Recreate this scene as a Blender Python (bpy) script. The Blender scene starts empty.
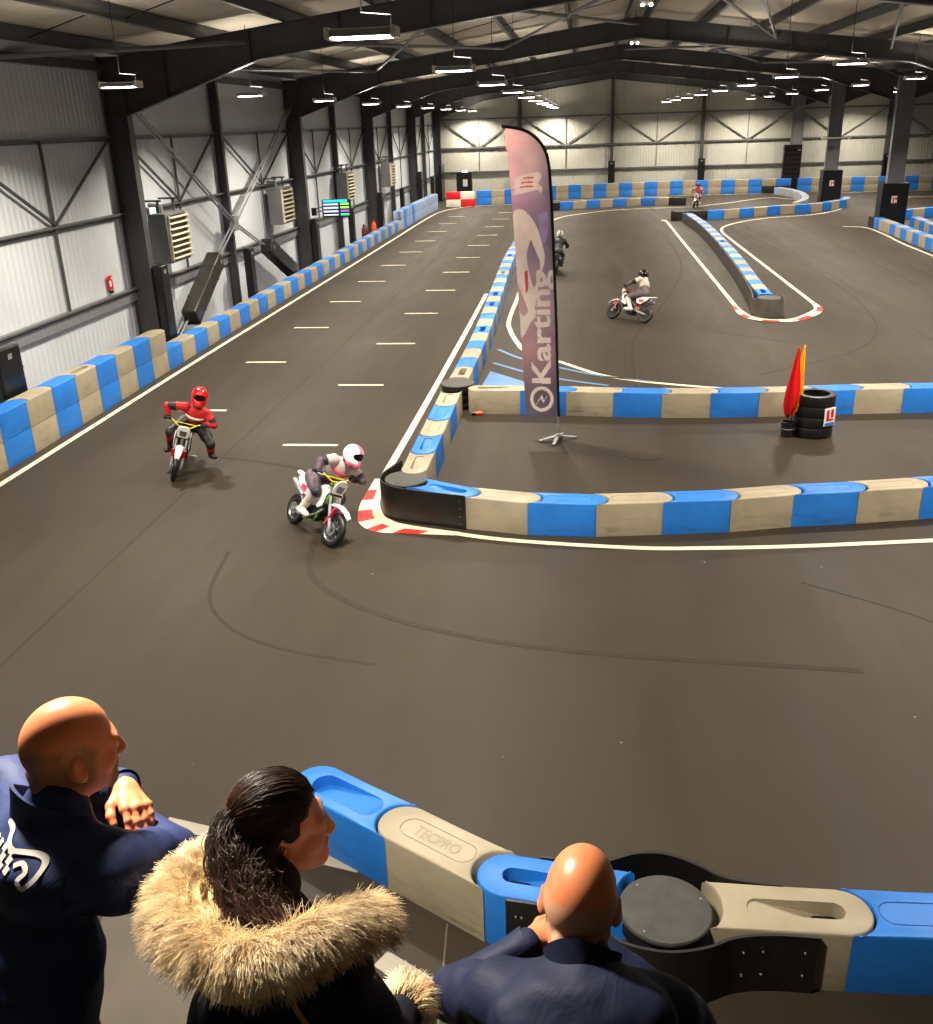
LAMP_W = 540.0; UP = .09; SPREAD = 2.45; PRINT_AT = (-1.035, 1.35, 4.235); EXPO = 0.0
import bpy, math, random
import numpy as np
from mathutils import Vector, Matrix, Euler
random.seed(7)
PI = math.pi
C = bpy.context.scene.collection
scene = bpy.context.scene

# ------------------------------------------------------------------ materials
def lin(c):
    return tuple((x/12.92 if x <= .04045 else ((x+.055)/1.055)**2.4) for x in c)
def nmat(name):
    m = bpy.data.materials.new(name); m.use_nodes = True
    nt = m.node_tree; b = nt.nodes['Principled BSDF']
    return m, nt, b
def N(nt, t, **kw):
    n = nt.nodes.new(t)
    for k, v in kw.items(): setattr(n, k, v)
    return n
def ramp(nt, fac, stops):
    r = N(nt, 'ShaderNodeValToRGB')
    el = r.color_ramp.elements
    while len(el) > 1: el.remove(el[-1])
    el[0].position = stops[0][0]; el[0].color = (*stops[0][1], 1) if len(stops[0][1]) == 3 else stops[0][1]
    for p, c in stops[1:]:
        e = el.new(p); e.color = (*c, 1)
    nt.links.new(fac, r.inputs[0]); return r.outputs[0]
def coords(nt, scale=(1, 1, 1), kind='Object'):
    t = N(nt, 'ShaderNodeTexCoord'); m = N(nt, 'ShaderNodeMapping')
    m.inputs['Scale'].default_value = scale
    nt.links.new(t.outputs[kind], m.inputs[0]); return m.outputs[0]
def noise(nt, vec, scale, detail=3, rough=.55, dist=0):
    n = N(nt, 'ShaderNodeTexNoise')
    n.inputs['Scale'].default_value = scale; n.inputs['Detail'].default_value = detail
    n.inputs['Roughness'].default_value = rough; n.inputs['Distortion'].default_value = dist
    nt.links.new(vec, n.inputs['Vector']); return n.outputs[0]
def mixc(nt, fac, a, b, mode='MIX'):
    m = N(nt, 'ShaderNodeMix', data_type='RGBA', blend_type=mode)
    if isinstance(fac, float): m.inputs[0].default_value = fac
    else: nt.links.new(fac, m.inputs[0])
    for s, i in ((a, 6), (b, 7)):
        if isinstance(s, tuple): m.inputs[i].default_value = (*s, 1)
        else: nt.links.new(s, m.inputs[i])
    return m.outputs[2]
def bump(nt, b, h, strength=.3, dist=.01):
    n = N(nt, 'ShaderNodeBump'); n.inputs['Strength'].default_value = strength; n.inputs['Distance'].default_value = dist
    nt.links.new(h, n.inputs['Height']); nt.links.new(n.outputs[0], b.inputs['Normal'])
def simple(name, col, rough=.5, metal=0, spec=.5, var=.15, scale=6, bmp=0, kind='Object'):
    m, nt, b = nmat(name)
    v = coords(nt, kind=kind); n = noise(nt, v, scale, 4)
    c = lin(col)
    nt.links.new(ramp(nt, n, [(.3, tuple(x*(1-var) for x in c)), (.7, tuple(min(1, x*(1+var)) for x in c))]), b.inputs['Base Color'])
    b.inputs['Roughness'].default_value = rough; b.inputs['Metallic'].default_value = metal
    b.inputs['Specular IOR Level'].default_value = spec
    if bmp: bump(nt, b, noise(nt, v, scale*14, 3), bmp, .004)
    return m
def emit(name, col, s):
    m, nt, b = nmat(name); b.inputs['Base Color'].default_value = (*col, 1)
    b.inputs['Emission Color'].default_value = (*col, 1); b.inputs['Emission Strength'].default_value = s
    return m

M = {}
# tarmac
m, nt, b = nmat('tarmac')
v = coords(nt); vs = coords(nt, (1.0, .16, 1))
big = noise(nt, v, .22, 4, .6); st = noise(nt, vs, 1.3, 4, .6, .4); fine = noise(nt, v, 60, 3, .7)
c1 = ramp(nt, big, [(.3, lin((.178, .150, .114))), (.7, lin((.212, .181, .139)))])
c2 = ramp(nt, st, [(.3, (.80, .80, .80)), (.62, (1, 1, 1))])
c3 = ramp(nt, fine, [(.3, (.8, .8, .8)), (.7, (1.15, 1.13, 1.1))])
cc = mixc(nt, 1.0, mixc(nt, 1.0, c1, c2, 'MULTIPLY'), c3, 'MULTIPLY')
vo = N(nt, 'ShaderNodeTexVoronoi'); vo.inputs['Scale'].default_value = 2.0; nt.links.new(v, vo.inputs['Vector'])
sp = ramp(nt, vo.outputs['Distance'], [(.0, (1, 1, 1)), (.016, (1, 1, 1)), (.024, (0, 0, 0))])
cc = mixc(nt, sp, cc, lin((.62, .6, .56)))
nt.links.new(cc, b.inputs['Base Color'])
nt.links.new(ramp(nt, st, [(.3, (.5,)*3), (.7, (.66,)*3)]), b.inputs['Roughness'])
b.inputs['Specular IOR Level'].default_value = .22
bump(nt, b, fine, .25, .006); M['tarmac'] = m

def plastic(name, col, dirt=.6):
    m, nt, b = nmat(name)
    v = coords(nt); g = N(nt, 'ShaderNodeNewGeometry'); sx = N(nt, 'ShaderNodeSeparateXYZ'); t = N(nt, 'ShaderNodeTexCoord')
    oi = N(nt, 'ShaderNodeObjectInfo'); ad = N(nt, 'ShaderNodeVectorMath', operation='ADD')
    sc = N(nt, 'ShaderNodeVectorMath', operation='SCALE'); sc.inputs[3].default_value = 17.
    cmb = N(nt, 'ShaderNodeCombineXYZ')
    for i in range(3): nt.links.new(oi.outputs['Random'], cmb.inputs[i])
    nt.links.new(cmb.outputs[0], sc.inputs[0]); nt.links.new(t.outputs['Object'], ad.inputs[0]); nt.links.new(sc.outputs[0], ad.inputs[1])
    mp = N(nt, 'ShaderNodeMapping'); mp.inputs['Scale'].default_value = (1.6, 1.6, 9); nt.links.new(ad.outputs[0], mp.inputs[0])
    n1 = noise(nt, mp.outputs[0], 1.6, 5, .65, .6); n2 = noise(nt, ad.outputs[0], 2.4, 4, .6)
    c = lin(col)
    base = ramp(nt, n2, [(.3, tuple(x*.86 for x in c)), (.7, tuple(x*1.1 for x in c))])
    nt.links.new(t.outputs['Object'], sx.inputs[0])
    # scuffs: horizontal rubs low on the sides
    hz = ramp(nt, sx.outputs[2], [(0, (1, 1, 1)), (.10, (1, 1, 1)), (.36, (.15, .15, .15)), (.5, (0, 0, 0))])
    sc1 = ramp(nt, n1, [(.52, (0, 0, 0)), (.75, (dirt,)*3)])
    mul = mixc(nt, 1.0, hz, sc1, 'MULTIPLY')
    nt.links.new(mixc(nt, mul, base, lin((.2, .19, .18))), b.inputs['Base Color'])
    b.inputs['Roughness'].default_value = .5; b.inputs['Specular IOR Level'].default_value = .4
    bump(nt, b, noise(nt, v, 90, 2), .12, .003)
    return m
M['blue'] = plastic('blue plastic', (.12, .43, .76))
M['beige'] = plastic('grey beige plastic', (.585, .545, .46), .55)
M['pale'] = plastic('grazing pale blue plastic', (.50, .58, .70), .3)  # grazing-angle paleness of the far rows put into the colour
M['red_p'] = plastic('red plastic', (.80, .06, .10), .2)
M['white_p'] = plastic('white plastic', (.85, .84, .78), .3)
M['rubber'] = simple('black rubber', (.075, .073, .07), .42, 0, .5, .3, 5, .15)
M['rubber_worn'] = simple('worn grey rubber', (.33, .32, .30), .6, 0, .4, .35, 3.0, .2)
M['disc'] = simple('drum lid rubber', (.235, .23, .22), .5, 0, .4, .3, 6, .25)
M['pad'] = simple('black vinyl pad', (.06, .058, .058), .35, 0, .5, .2, 4)
M['pad_brown'] = simple('dark brown vinyl pad', (.15, .14, .12), .38, 0, .5, .25, 4)
M['steel'] = simple('dark painted steel', (.27, .27, .275), .5, 0, .4, .15, 2)
M['steel_mid'] = simple('grey painted steel', (.40, .40, .40), .45, .2, .5, .12, 2)
M['steel_col'] = simple('valley column steel', (.44, .44, .445), .5, 0, .4, .12, 2)
M['galv'] = simple('galvanised steel', (.56, .57, .58), .4, .4, .5, .15, 8)
M['black'] = simple('black plastic', (.05, .05, .052), .4)
M['white'] = simple('white gloss plastic', (.88, .87, .84), .3, 0, .5, .06)
M['chrome'] = simple('bare metal', (.7, .7, .7), .25, .9)
M['paint'] = simple('line paint', (.80, .77, .66), .55, 0, .4, .1, 3)
M['paint_red'] = simple('red kerb paint', (.78, .16, .13), .55, 0, .4, .12, 3)
M['paint_blue'] = simple('blue floor paint', (.30, .47, .66), .55, 0, .4, .18, 2)
M['paint_pit'] = simple('pale grey line paint', (.55, .53, .475), .6, 0, .4, .1, 2)
M['joint'] = simple('floor joint filler', (.33, .31, .28), .6)
M['lane'] = simple('pale worn floor', (.30, .275, .24), .6, 0, .3, .12, 2)
M['skid'] = simple('rubbered tarmac', (.163, .138, .106), .66, 0, .2)
# insulated wall sheets: fine vertical ribs
def sheet(name, col, axis, pitch, rough=.5, strength=.5):
    m, nt, b = nmat(name)
    v = coords(nt); w = N(nt, 'ShaderNodeTexWave'); w.bands_direction = axis; w.inputs['Scale'].default_value = 1/pitch*.5/ (1.0) * .31831*PI/ .5 * .05
    w.inputs['Scale'].default_value = .05/pitch*2*PI/ PI * 3.0
    nt.links.new(v, w.inputs['Vector'])
    n = noise(nt, v, .5, 3); c = lin(col)
    nt.links.new(ramp(nt, n, [(.3, tuple(x*.9 for x in c)), (.7, tuple(x*1.06 for x in c))]), b.inputs['Base Color'])
    b.inputs['Roughness'].default_value = rough
    bump(nt, b, w.outputs[0], strength, .03); return m
M['wall_y'] = sheet('white wall sheet, side', (.79, .81, .83), 'Y', .2)
M['wall_x'] = sheet('white wall sheet, gable', (.70, .695, .65), 'X', .2)
M['roof'] = sheet('ribbed roof deck', (.74, .70, .63), 'Y', .25, .6, .9)
M['deck'] = simple('viewing deck boards', (.3, .28, .25), .6)
M['lamp'] = emit('lamp diffuser', (1, .95, .86), 26)
M['exit'] = emit('exit sign green', (.25, .9, .6), 2.2)
M['grille'] = simple('louvre cream', (.78, .74, .64), .45)

# ------------------------------------------------------------------ mesh builder
class MB:
    def __init__(s): s.v = []; s.f = []; s.mi = []
    def add(s, vs, fs, mi=0, T=None):
        o = len(s.v)
        for p in vs:
            p = Vector(p)
            s.v.append(tuple(T @ p) if T else tuple(p))
        for f in fs: s.f.append(tuple(i+o for i in f)); s.mi.append(mi)
        return s
    def box(s, c, d, mi=0, T=None, taper=1.0):
        x, y, z = d[0]/2, d[1]/2, d[2]/2
        vs = [(c[0]+a*x*(taper if cz > 0 else 1), c[1]+bb*y*(taper if cz > 0 else 1), c[2]+cz*z) for cz in (-1, 1) for bb in (-1, 1) for a in (-1, 1)]
        return s.add(vs, [(0, 2, 3, 1), (4, 5, 7, 6), (0, 1, 5, 4), (2, 6, 7, 3), (0, 4, 6, 2), (1, 3, 7, 5)], mi, T)
    def bar(s, a, b, w, d=None, mi=0, up=(0, 0, 1)):
        a, b = Vector(a), Vector(b); d = d or w; z = (b-a); L = z.length; z.normalize()
        u = Vector(up)
        if abs(z.dot(u)) > .98: u = Vector((0, 1, 0))
        x = u.cross(z).normalized(); y = z.cross(x)
        T = Matrix((x, y, z)).transposed().to_4x4(); T.translation = (a+b)/2
        return s.box((0, 0, 0), (w, d, L), mi, T)
    def tube(s, pts, r, n=10, mi=0, caps=True, closed=False):
        pts = [Vector(p) for p in pts]; k = len(pts)
        rs = r if isinstance(r, (list, tuple)) else [r]*k
        rings = []; prev = None
        for i, p in enumerate(pts):
            if closed: t = pts[(i+1) % k]-pts[i-1]
            else: t = pts[min(i+1, k-1)]-pts[max(i-1, 0)]
            t.normalize()
            if prev is None:
                u = Vector((0, 0, 1)) if abs(t.z) < .9 else Vector((1, 0, 0))
                x = u.cross(t).normalized()
            else: x = (prev - t*prev.dot(t)).normalized()
            prev = x; y = t.cross(x)
            rings.append([p+(x*math.cos(2*PI*j/n)+y*math.sin(2*PI*j/n))*rs[i] for j in range(n)])
        vs = [q for r_ in rings for q in r_]; fs = []
        for i in range(k if closed else k-1):
            a, b2 = i*n, ((i+1) % k)*n
            for j in range(n): fs.append((a+j, a+(j+1) % n, b2+(j+1) % n, b2+j))
        if caps and not closed: fs.append(tuple(range(n-1, -1, -1))); fs.append(tuple((k-1)*n+j for j in range(n)))
        return s.add(vs, fs, mi)
    def lathe(s, prof, n=24, mi=0, T=None, sx=1, sy=1):
        k = len(prof); vs = [(r*math.cos(2*PI*j/n)*sx, r*math.sin(2*PI*j/n)*sy, z) for r, z in prof for j in range(n)]
        fs = [(i*n+j, i*n+(j+1) % n, (i+1)*n+(j+1) % n, (i+1)*n+j) for i in range(k-1) for j in range(n)]
        if prof[0][0] > 1e-4: fs.append(tuple(range(n-1, -1, -1)))
        if prof[-1][0] > 1e-4: fs.append(tuple((k-1)*n+j for j in range(n)))
        return s.add(vs, fs, mi, T)
    def prism(s, outline, z0, z1, mi=0, T=None):
        n = len(outline)
        vs = [(x, y, z0) for x, y in outline]+[(x, y, z1) for x, y in outline]
        fs = [tuple(range(n-1, -1, -1)), tuple(range(n, 2*n))]+[(i, (i+1) % n, n+(i+1) % n, n+i) for i in range(n)]
        return s.add(vs, fs, mi, T)
    def ribbon(s, pts, w, z=.004, h=.004, mi=0, wfn=None):
        """painted strip laid along a floor polyline"""
        P_ = [Vector((p[0], p[1], 0)) for p in pts]; k = len(P_); vs = []
        for i, p in enumerate(P_):
            t = (P_[min(i+1, k-1)]-P_[max(i-1, 0)]).normalized(); n_ = Vector((-t.y, t.x, 0))
            ww = wfn(i/(k-1)) if wfn else w
            for zz in (z, z-h):
                vs += [tuple(p+n_*ww/2+Vector((0, 0, zz))), tuple(p-n_*ww/2+Vector((0, 0, zz)))]
        fs = []
        for i in range(k-1):
            a, b2 = 4*i, 4*(i+1)
            fs += [(a, a+1, b2+1, b2), (a+1, a+3, b2+3, b2+1), (a+2, a, b2, b2+2)]
        return s.add(vs, fs, mi)
    def build(s, name, mats, parent=None, smooth=35, bevel=0, seg=2):
        me = bpy.data.meshes.new(name); me.from_pydata(s.v, [], s.f)
        if not isinstance(mats, (list, tuple)): mats = [mats]
        for mm in mats: me.materials.append(mm)
        if len(mats) > 1: me.polygons.foreach_set('material_index', s.mi)
        if smooth:
            me.polygons.foreach_set('use_smooth', [True]*len(me.polygons)); me.set_sharp_from_angle(angle=math.radians(smooth))
        me.validate(); me.update()
        o = bpy.data.objects.new(name, me); C.objects.link(o)
        if parent: o.parent = parent
        if bevel:
            bm_ = o.modifiers.new('bevel', 'BEVEL'); bm_.width = bevel; bm_.segments = seg; bm_.limit_method = 'ANGLE'; bm_.angle_limit = math.radians(40)
            bm_.harden_normals = False
        return o
def tag(o, label=None, cat=None, group=None, kind=None):
    if label: o['label'] = label
    if cat: o['category'] = cat
    if group: o['group'] = group
    if kind: o['kind'] = kind
    return o
def empty(name, loc=(0, 0, 0), rz=0, label=None, cat=None, group=None):
    o = bpy.data.objects.new(name, None); C.objects.link(o); o.location = loc; o.rotation_euler = (0, 0, rz); o.empty_display_size = .1
    return tag(o, label, cat, group)
def kids(o): return [c for c in bpy.data.objects if c.parent == o]
def copy_tree(o, ch, parent=None):
    """ch: dict object -> children, made once before a loop"""
    c = o.copy(); C.objects.link(c)
    if parent: c.parent = parent
    for k in ch.get(o, []): copy_tree(k, ch, c)
    return c
def tree_of(o):
    d = {}
    def rec(q):
        d[q] = kids(q)
        for k in d[q]: rec(k)
    rec(o); return d
def struct(o): o['kind'] = 'structure'; return o
ORD = ['zeroth', 'first', 'second', 'third', 'fourth', 'fifth', 'sixth', 'seventh', 'eighth', 'ninth', 'tenth', 'eleventh', 'twelfth', 'thirteenth', 'fourteenth', 'fifteenth', 'sixteenth', 'seventeenth', 'eighteenth', 'nineteenth', 'twentieth']
TENS = {20: 'twenty', 30: 'thirty', 40: 'forty', 50: 'fifty', 60: 'sixty', 70: 'seventy', 80: 'eighty'}
def ordn(n):
    if n <= 20: return ORD[n]
    t = n//10*10
    return TENS[t][:-1]+'ieth' if n == t else TENS[t]+'-'+ORD[n-t]
def smooth_poly(pts, n=8):
    """Catmull-Rom through points"""
    P_ = [Vector(p) for p in pts]; out = []
    for i in range(len(P_)-1):
        p0, p1, p2, p3 = P_[max(i-1, 0)], P_[i], P_[i+1], P_[min(i+2, len(P_)-1)]
        for j in range(n):
            t = j/n
            out.append(.5*((2*p1)+(-p0+p2)*t+(2*p0-5*p1+4*p2-p3)*t*t+(-p0+3*p1-3*p2+p3)*t**3))
    out.append(P_[-1]); return out

# ------------------------------------------------------------------ camera (5.5 m above the track, pitched down 22 degrees)
cam_d = bpy.data.cameras.new('camera'); cam = bpy.data.objects.new('camera', cam_d); C.objects.link(cam)
Rw = ((0.99308896, 0.01433546, -0.11648529), (0.11330803, -0.37578108, 0.91975533), (-0.03058785, -0.92659758, -0.37480836))
T = Matrix(((Rw[0][0], -Rw[0][1], -Rw[0][2], 0), (Rw[1][0], -Rw[1][1], -Rw[1][2], 0), (Rw[2][0], -Rw[2][1], -Rw[2][2], 5.5), (0, 0, 0, 1)))
cam.matrix_world = T
cam_d.sensor_fit = 'HORIZONTAL'; cam_d.sensor_width = 36; cam_d.lens = 961.9/933*36; cam_d.clip_start = .05; cam_d.clip_end = 300
scene.camera = cam

# ------------------------------------------------------------------ the hall
WL, WB, RX, VX = -11.6, 79.0, 1.85, 15.4          # left wall, gable wall, ridge, valley
def roof_z(x):
    d = abs(x-RX) if x < VX else abs(x-(2*VX-RX))
    return 9.17-.125*d
FR = [10.2, 24.2, 39.5, 53.3, 67.0, 78.5]
fl = struct(MB().add([(-11.7, -5, 0), (43, -5, 0), (43, 79.2, 0), (-11.7, 79.2, 0), (-11.7, -5, -.2), (43, -5, -.2), (43, 79.2, -.2), (-11.7, 79.2, -.2)], [(0, 1, 2, 3), (7, 6, 5, 4), (0, 4, 5, 1), (1, 5, 6, 2), (2, 6, 7, 3), (3, 7, 4, 0)]).build('floor', M['tarmac']))
def wall(name, a, b, mat, ztop):
    m_ = MB(); a, b = Vector(a), Vector(b)
    m_.bar((a.x, a.y, ztop/2), (b.x, b.y, ztop/2), .12, ztop, up=(0, 0, 1))
    return struct(m_.build(name, mat))
wall('wall_left', (WL-.06, -5, 0), (WL-.06, 79.1, 0), M['wall_y'], 7.9)
wall('wall_right', (43, -5, 0), (43, 79.1, 0), M['wall_y'], 7.9)
def gable(name, y):
    out = [(WL-.1, 0), (43, 0), (43, 7.6), (2*VX-RX, 9.3), (VX, 7.55), (RX, 9.3), (WL-.1, 7.6)]
    vs = [(x, y, z) for x, z in out]+[(x, y+.12, z) for x, z in out]; n = len(out)
    fs = [(0, 1, 2, 3, 4), (0, 4, 5, 6), (n+4, n+3, n+2, n+1, n), (n+6, n+5, n+4, n)]+[(i, n+i, n+(i+1) % n, (i+1) % n) for i in range(n)]
    return struct(MB().add(vs, fs).build(name, M['wall_x']))
gable('wall_back', WB); gable('wall_front', -5.1)
m_ = MB()
for xa, xb in ((WL-.2, RX), (RX, VX), (VX, 2*VX-RX), (2*VX-RX, 43.1)):
    e = 1e-4
    za, zb = roof_z(xa+e), roof_z(xb-e)
    m_.add([(xa, -5.2, za), (xb, -5.2, zb), (xb, 79.2, zb), (xa, 79.2, za), (xa, -5.2, za+.12), (xb, -5.2, zb+.12), (xb, 79.2, zb+.12), (xa, 79.2, za+.12)],
           [(3, 2, 1, 0), (4, 5, 6, 7), (0, 1, 5, 4), (2, 3, 7, 6), (0, 4, 7, 3), (1, 2, 6, 5)])
struct(m_.build('ceiling', M['roof'], smooth=0))
# purlins run the length of each roof slope; rafters, columns and girts carry them
def ibeam(m_, a, b, depth, width, tf=.02, tw=.015, up=(0, 0, 1)):
    a, b = Vector(a), Vector(b); z = (b-a).normalized(); u = Vector(up); u = (u-z*z.dot(u)).normalized()
    for s in (1, -1): m_.bar(a+u*s*(depth/2-tf/2), b+u*s*(depth/2-tf/2), width, tf, up=up)
    m_.bar(a, b, tw, depth-tf, up=up)
for side in (-1, 1):
    for i in range(7):
        x = RX+side*(.35+2.1*i)
        if abs(x-RX) > 13.3: continue
        z = roof_z(x)-.15
        struct(ibeam(m1 := MB(), (x, -5, z), (x, 78.9, z), .28, .12) or m1.build('purlin', M['steel'], smooth=0))
for i in range(6):
    x = VX+.9+2.2*i; z = roof_z(x)-.15
    struct(ibeam(m1 := MB(), (x, 20, z), (x, 78.9, z), .28, .12) or m1.build('purlin', M['steel'], smooth=0))
def rafter(y, xe, xr):
    """tapered plate rafter with a haunch at the column end"""
    s = 1 if xr > xe else -1
    zt = lambda x: roof_z(x+.001*s*(1 if x != xr else -1))-.29
    m1 = MB()
    xs = [xe, xe+s*3.4, xr]; bot = [5.9, 7.02, roof_z(xr-.001*s)-.98]; top = [zt(xe), zt(xe+s*3.4), roof_z(xr-.001*s)-.29]
    for i in range(2):
        a, b2 = xs[i], xs[i+1]
        def slab(z0a, z1a, z0b, z1b, w):
            m1.add([(a, y-w/2, z0a), (b2, y-w/2, z0b), (b2, y+w/2, z0b), (a, y+w/2, z0a), (a, y-w/2, z1a), (b2, y-w/2, z1b), (b2, y+w/2, z1b), (a, y+w/2, z1a)],
                   [(0, 3, 2, 1), (4, 5, 6, 7), (0, 1, 5, 4), (1, 2, 6, 5), (2, 3, 7, 6), (3, 0, 4, 7)])
        slab(bot[i], top[i], bot[i+1], top[i+1], .02)
        slab(bot[i], bot[i]+.03, bot[i+1], bot[i+1]+.03, .24); slab(top[i]-.03, top[i], top[i+1]-.03, top[i+1], .24)
    for k in range(6):
        t = (k+.5)/6; x = xe+(xr-xe)*t
        zb = bot[0]+(bot[1]-bot[0])*min(1, abs(x-xe)/3.4) if abs(x-xe) < 3.4 else bot[1]+(bot[2]-bot[1])*(abs(x-xe)-3.4)/(abs(xr-xe)-3.4)
        m1.box((x, y, (zb+zt(x))/2), (.015, .22, zt(x)-zb-.06))
    return struct(m1.build('rafter', M['steel'], smooth=0))
for y in FR:
    rafter(y, -11.0, RX); rafter(y, VX-.45, RX)
    if y > 30: rafter(y, VX+.45, 2*VX-RX)
    zz = roof_z(-11.3)-.3
    m1 = MB(); ibeam(m1, (-11.28, y, 0), (-11.28, y, zz), .56, .3, up=(1, 0, 0)); m1.box((-11.28, y, 5.88), (.54, .26, .03)); struct(m1.build('column', M['steel'], smooth=0))
    if y > 45:
        m1 = MB(); cx = VX+.14; ibeam(m1, (cx, y, 0), (cx, y, 7.0), .8, .34, .03, .02, up=(1, 0, 0)); m1.box((cx, y, 5.88), (.76, .32, .03)); m1.box((cx, y-.13, 3.5), (.74, .012, 7)); struct(m1.build('column', M['steel_col'], smooth=0))
POSTS = [17.2, 31.3, 46.3, 60.0, 72.6]
for y in POSTS:
    m1 = MB(); ibeam(m1, (-11.42, y, 0), (-11.42, y, 7.1), .26, .18, .012, .01, up=(1, 0, 0)); struct(m1.build('column', M['steel'], smooth=0))
for z in (1.8, 3.65, 5.45):
    m1 = MB(); m1.box((-11.5, 37, z), (.14, 84, .045)); m1.box((-11.56, 37, z-.05), (.02, 84, .09)); struct(m1.build('trim_1' if z < 2 else 'trim_2' if z < 4 else 'trim_3', M['steel_mid'], smooth=0))
m1 = MB(); m1.box((-11.5, 37, 7.0), (.2, 84, .18)); struct(m1.build('trim_4', M['steel'], smooth=0))
m1 = MB(); m1.box((-11.53, 37, 1.60), (.04, 84, .24)); struct(m1.build('trim_5', M['galv'], smooth=0))
# wind girder between the two upper girts of the side wall: a vertical and a V in every half bay
alls = sorted(FR+POSTS)
for a, b2 in zip(alls[:-1], alls[1:]):
    mid = (a+b2)/2; m1 = MB()
    for p, q in (((a+.3, 5.42), (mid, 3.7)), ((b2-.3, 5.42), (mid, 3.7))):
        m1.bar((-11.47, p[0], p[1]), (-11.47, q[0], q[1]), .05, .055)
    m1.bar((-11.5, mid, 1.8), (-11.5, mid, 5.45), .055, .05)
    struct(m1.build('trim_bracing', M['steel'], smooth=0))
# crossed tube bracing in the second bay, meeting on the middle post
m1 = MB()
for p in (((25.0, 5.95), (31.0, 2.75)), ((38.4, 6.2), (31.0, 2.75)), ((31.0, 2.75), (25.1, .1)), ((31.0, 2.75), (38.2, .05))):
    for off in (-.06, .06):
        m1.tube([(-11.12+off, p[0][0], p[0][1]), (-11.12+off, p[1][0], p[1][1])], .03, 8)
m1.box((-11.12, 31.0, 2.75), (.16, .42, .46))
struct(m1.build('trim_cross_bracing', M['galv']))
# gable wall framing
for x in (-4.9, 2.05, 8.75, 22.1, 28.8):
    m1 = MB(); ibeam(m1, (x, WB-.18, 0), (x, WB-.18, roof_z(x)-.3), .3, .24, up=(0, 1, 0)); struct(m1.build('column', M['steel'], smooth=0))
for i, z in enumerate((1.95, 3.7, 5.75)):
    m1 = MB(); m1.box((15.6, WB-.09, z), (54, .14, .1)); struct(m1.build('trim_%d' % (i+6), M['steel_mid'], smooth=0))
bx = [-11.3, -4.9, 2.05, 8.75, 15.4, 22.1, 28.8, 35]
for a, b2 in zip(bx[:-1], bx[1:]):
    mid = (a+b2)/2; m1 = MB()
    for p in (a+.2, b2-.2): m1.bar((p, WB-.1, 5.7), (mid, WB-.1, 3.72), .08, .06)
    m1.bar((mid, WB-.1, 1.95), (mid, WB-.1, 5.75), .06, .06)
    struct(m1.build('trim_bracing', M['steel_mid'], smooth=0))
# roof bracing tubes and fly braces
m1 = MB()
for (a, b2) in (((-7.9, 24.2), (-11.4, 19.5)), ((-7.9, 24.2), (-3, 39.3)), ((-3, 24.2), (-7.9, 39.3)), ((1.85, 24.2), (-3, 39.3)), ((-3, 24.2), (1.85, 39.3)), ((1.85, 39.5), (8.5, 53)), ((8.5, 39.5), (1.85, 53)), ((8.5, 39.5), (15, 53)), ((15, 39.5), (8.5, 53)), ((-11.3, 24.2), (-7.9, 39.3)), ((6.8, 39.5), (3.6, 24.2)), ((10.8, 39.5), (6.8, 24.2)), ((1.85, 24.2), (6.8, 39.5))):
    m1.tube([(a[0], a[1], roof_z(a[0])-.55), (b2[0], b2[1], roof_z(b2[0])-.55)], .05, 8)
struct(m1.build('trim_roof_bracing', M['steel_mid']))
for y in FR[1:5]:
    m1 = MB()
    for x in (-7.6, -3.4, 0.8, 3.0, 7.2, 11.4):
        for s in (1,):
            m1.bar((x, y+.1, roof_z(x)-.92), (x, y+.95*s, roof_z(x)-.3), .06, .06)
    struct(m1.build('trim_fly_bracing', M['steel_mid'], smooth=0))
m1 = MB()
for y in (14.5, 19.4, 28.5, 34):
    for i in range(6):
        x0 = RX-.35-2.1*i; x1 = x0-2.1
        if x1 < -11.4: break
        m1.tube([(x0, y, roof_z(x0)-.1), (x1, y+.9, roof_z(x1)-.2)], .014, 6)
struct(m1.build('trim_sag_rods', M['black']))

# ------------------------------------------------------------------ painted floor
def arc_pts(pts, n=8): return [(p.x, p.y) for p in smooth_poly([(x, y, 0) for x, y in pts], n)]
LEFT = arc_pts([(-9.86, 4), (-9.86, 14.3), (-9.9, 24), (-9.85, 33), (-9.8, 47), (-9.78, 62), (-9.5, 67.2), (-8.6, 70), (-7.4, 71.2), (-5.4, 71.9), (-3.6, 74), (1.2, 75.2), (7.9, 76.6), (13.2, 76.3)])
def paint(name, pts, w, mat, z=.005): return tag(MB().ribbon(pts, w, z).build(name, mat, fl, smooth=0), kind=None)
paint('edge_line', LEFT, .12, M['paint'])
paint('edge_line', arc_pts([(-3.29, 15.0), (-3.27, 18.4), (-3.27, 26), (-3.3, 33.5)]), .13, M['paint'])
paint('edge_line', arc_pts([(-1.95, 12.72), (-1.2, 12.5), (-.26, 12.36), (.84, 12.27), (1.65, 12.3), (3, 12.43), (4.8, 12.7), (7.5, 13.1)]), .11, M['paint'])
paint('edge_line', arc_pts([(-2.3, 44), (-2.17, 34.7), (-2.17, 29), (-2.02, 27.2), (-1.7, 25.5), (-1.4, 24.5), (-.5, 23.3), (.65, 21.85), (2.4, 21.0), (5, 20.3)]), .13, M['paint'])
paint('blue_line', arc_pts([(-2.15, 24.75), (-1.5, 23.7), (-.5, 22.72), (.43, 21.95), (1.55, 21.4)]), .10, M['paint_blue'])
paint('blue_line', arc_pts([(-2.15, 23.25), (-1.35, 22.35), (-.5, 21.65), (.6, 21.05)]), .10, M['paint_blue'])
tag(MB().add([(-2.3, 19.5, .006), (-.1, 19.4, .006), (-1.2, 21.3, .006), (-2.15, 22.4, .006)], [(0, 1, 2, 3)]).build('blue_patch', M['paint_blue'], fl))
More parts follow.
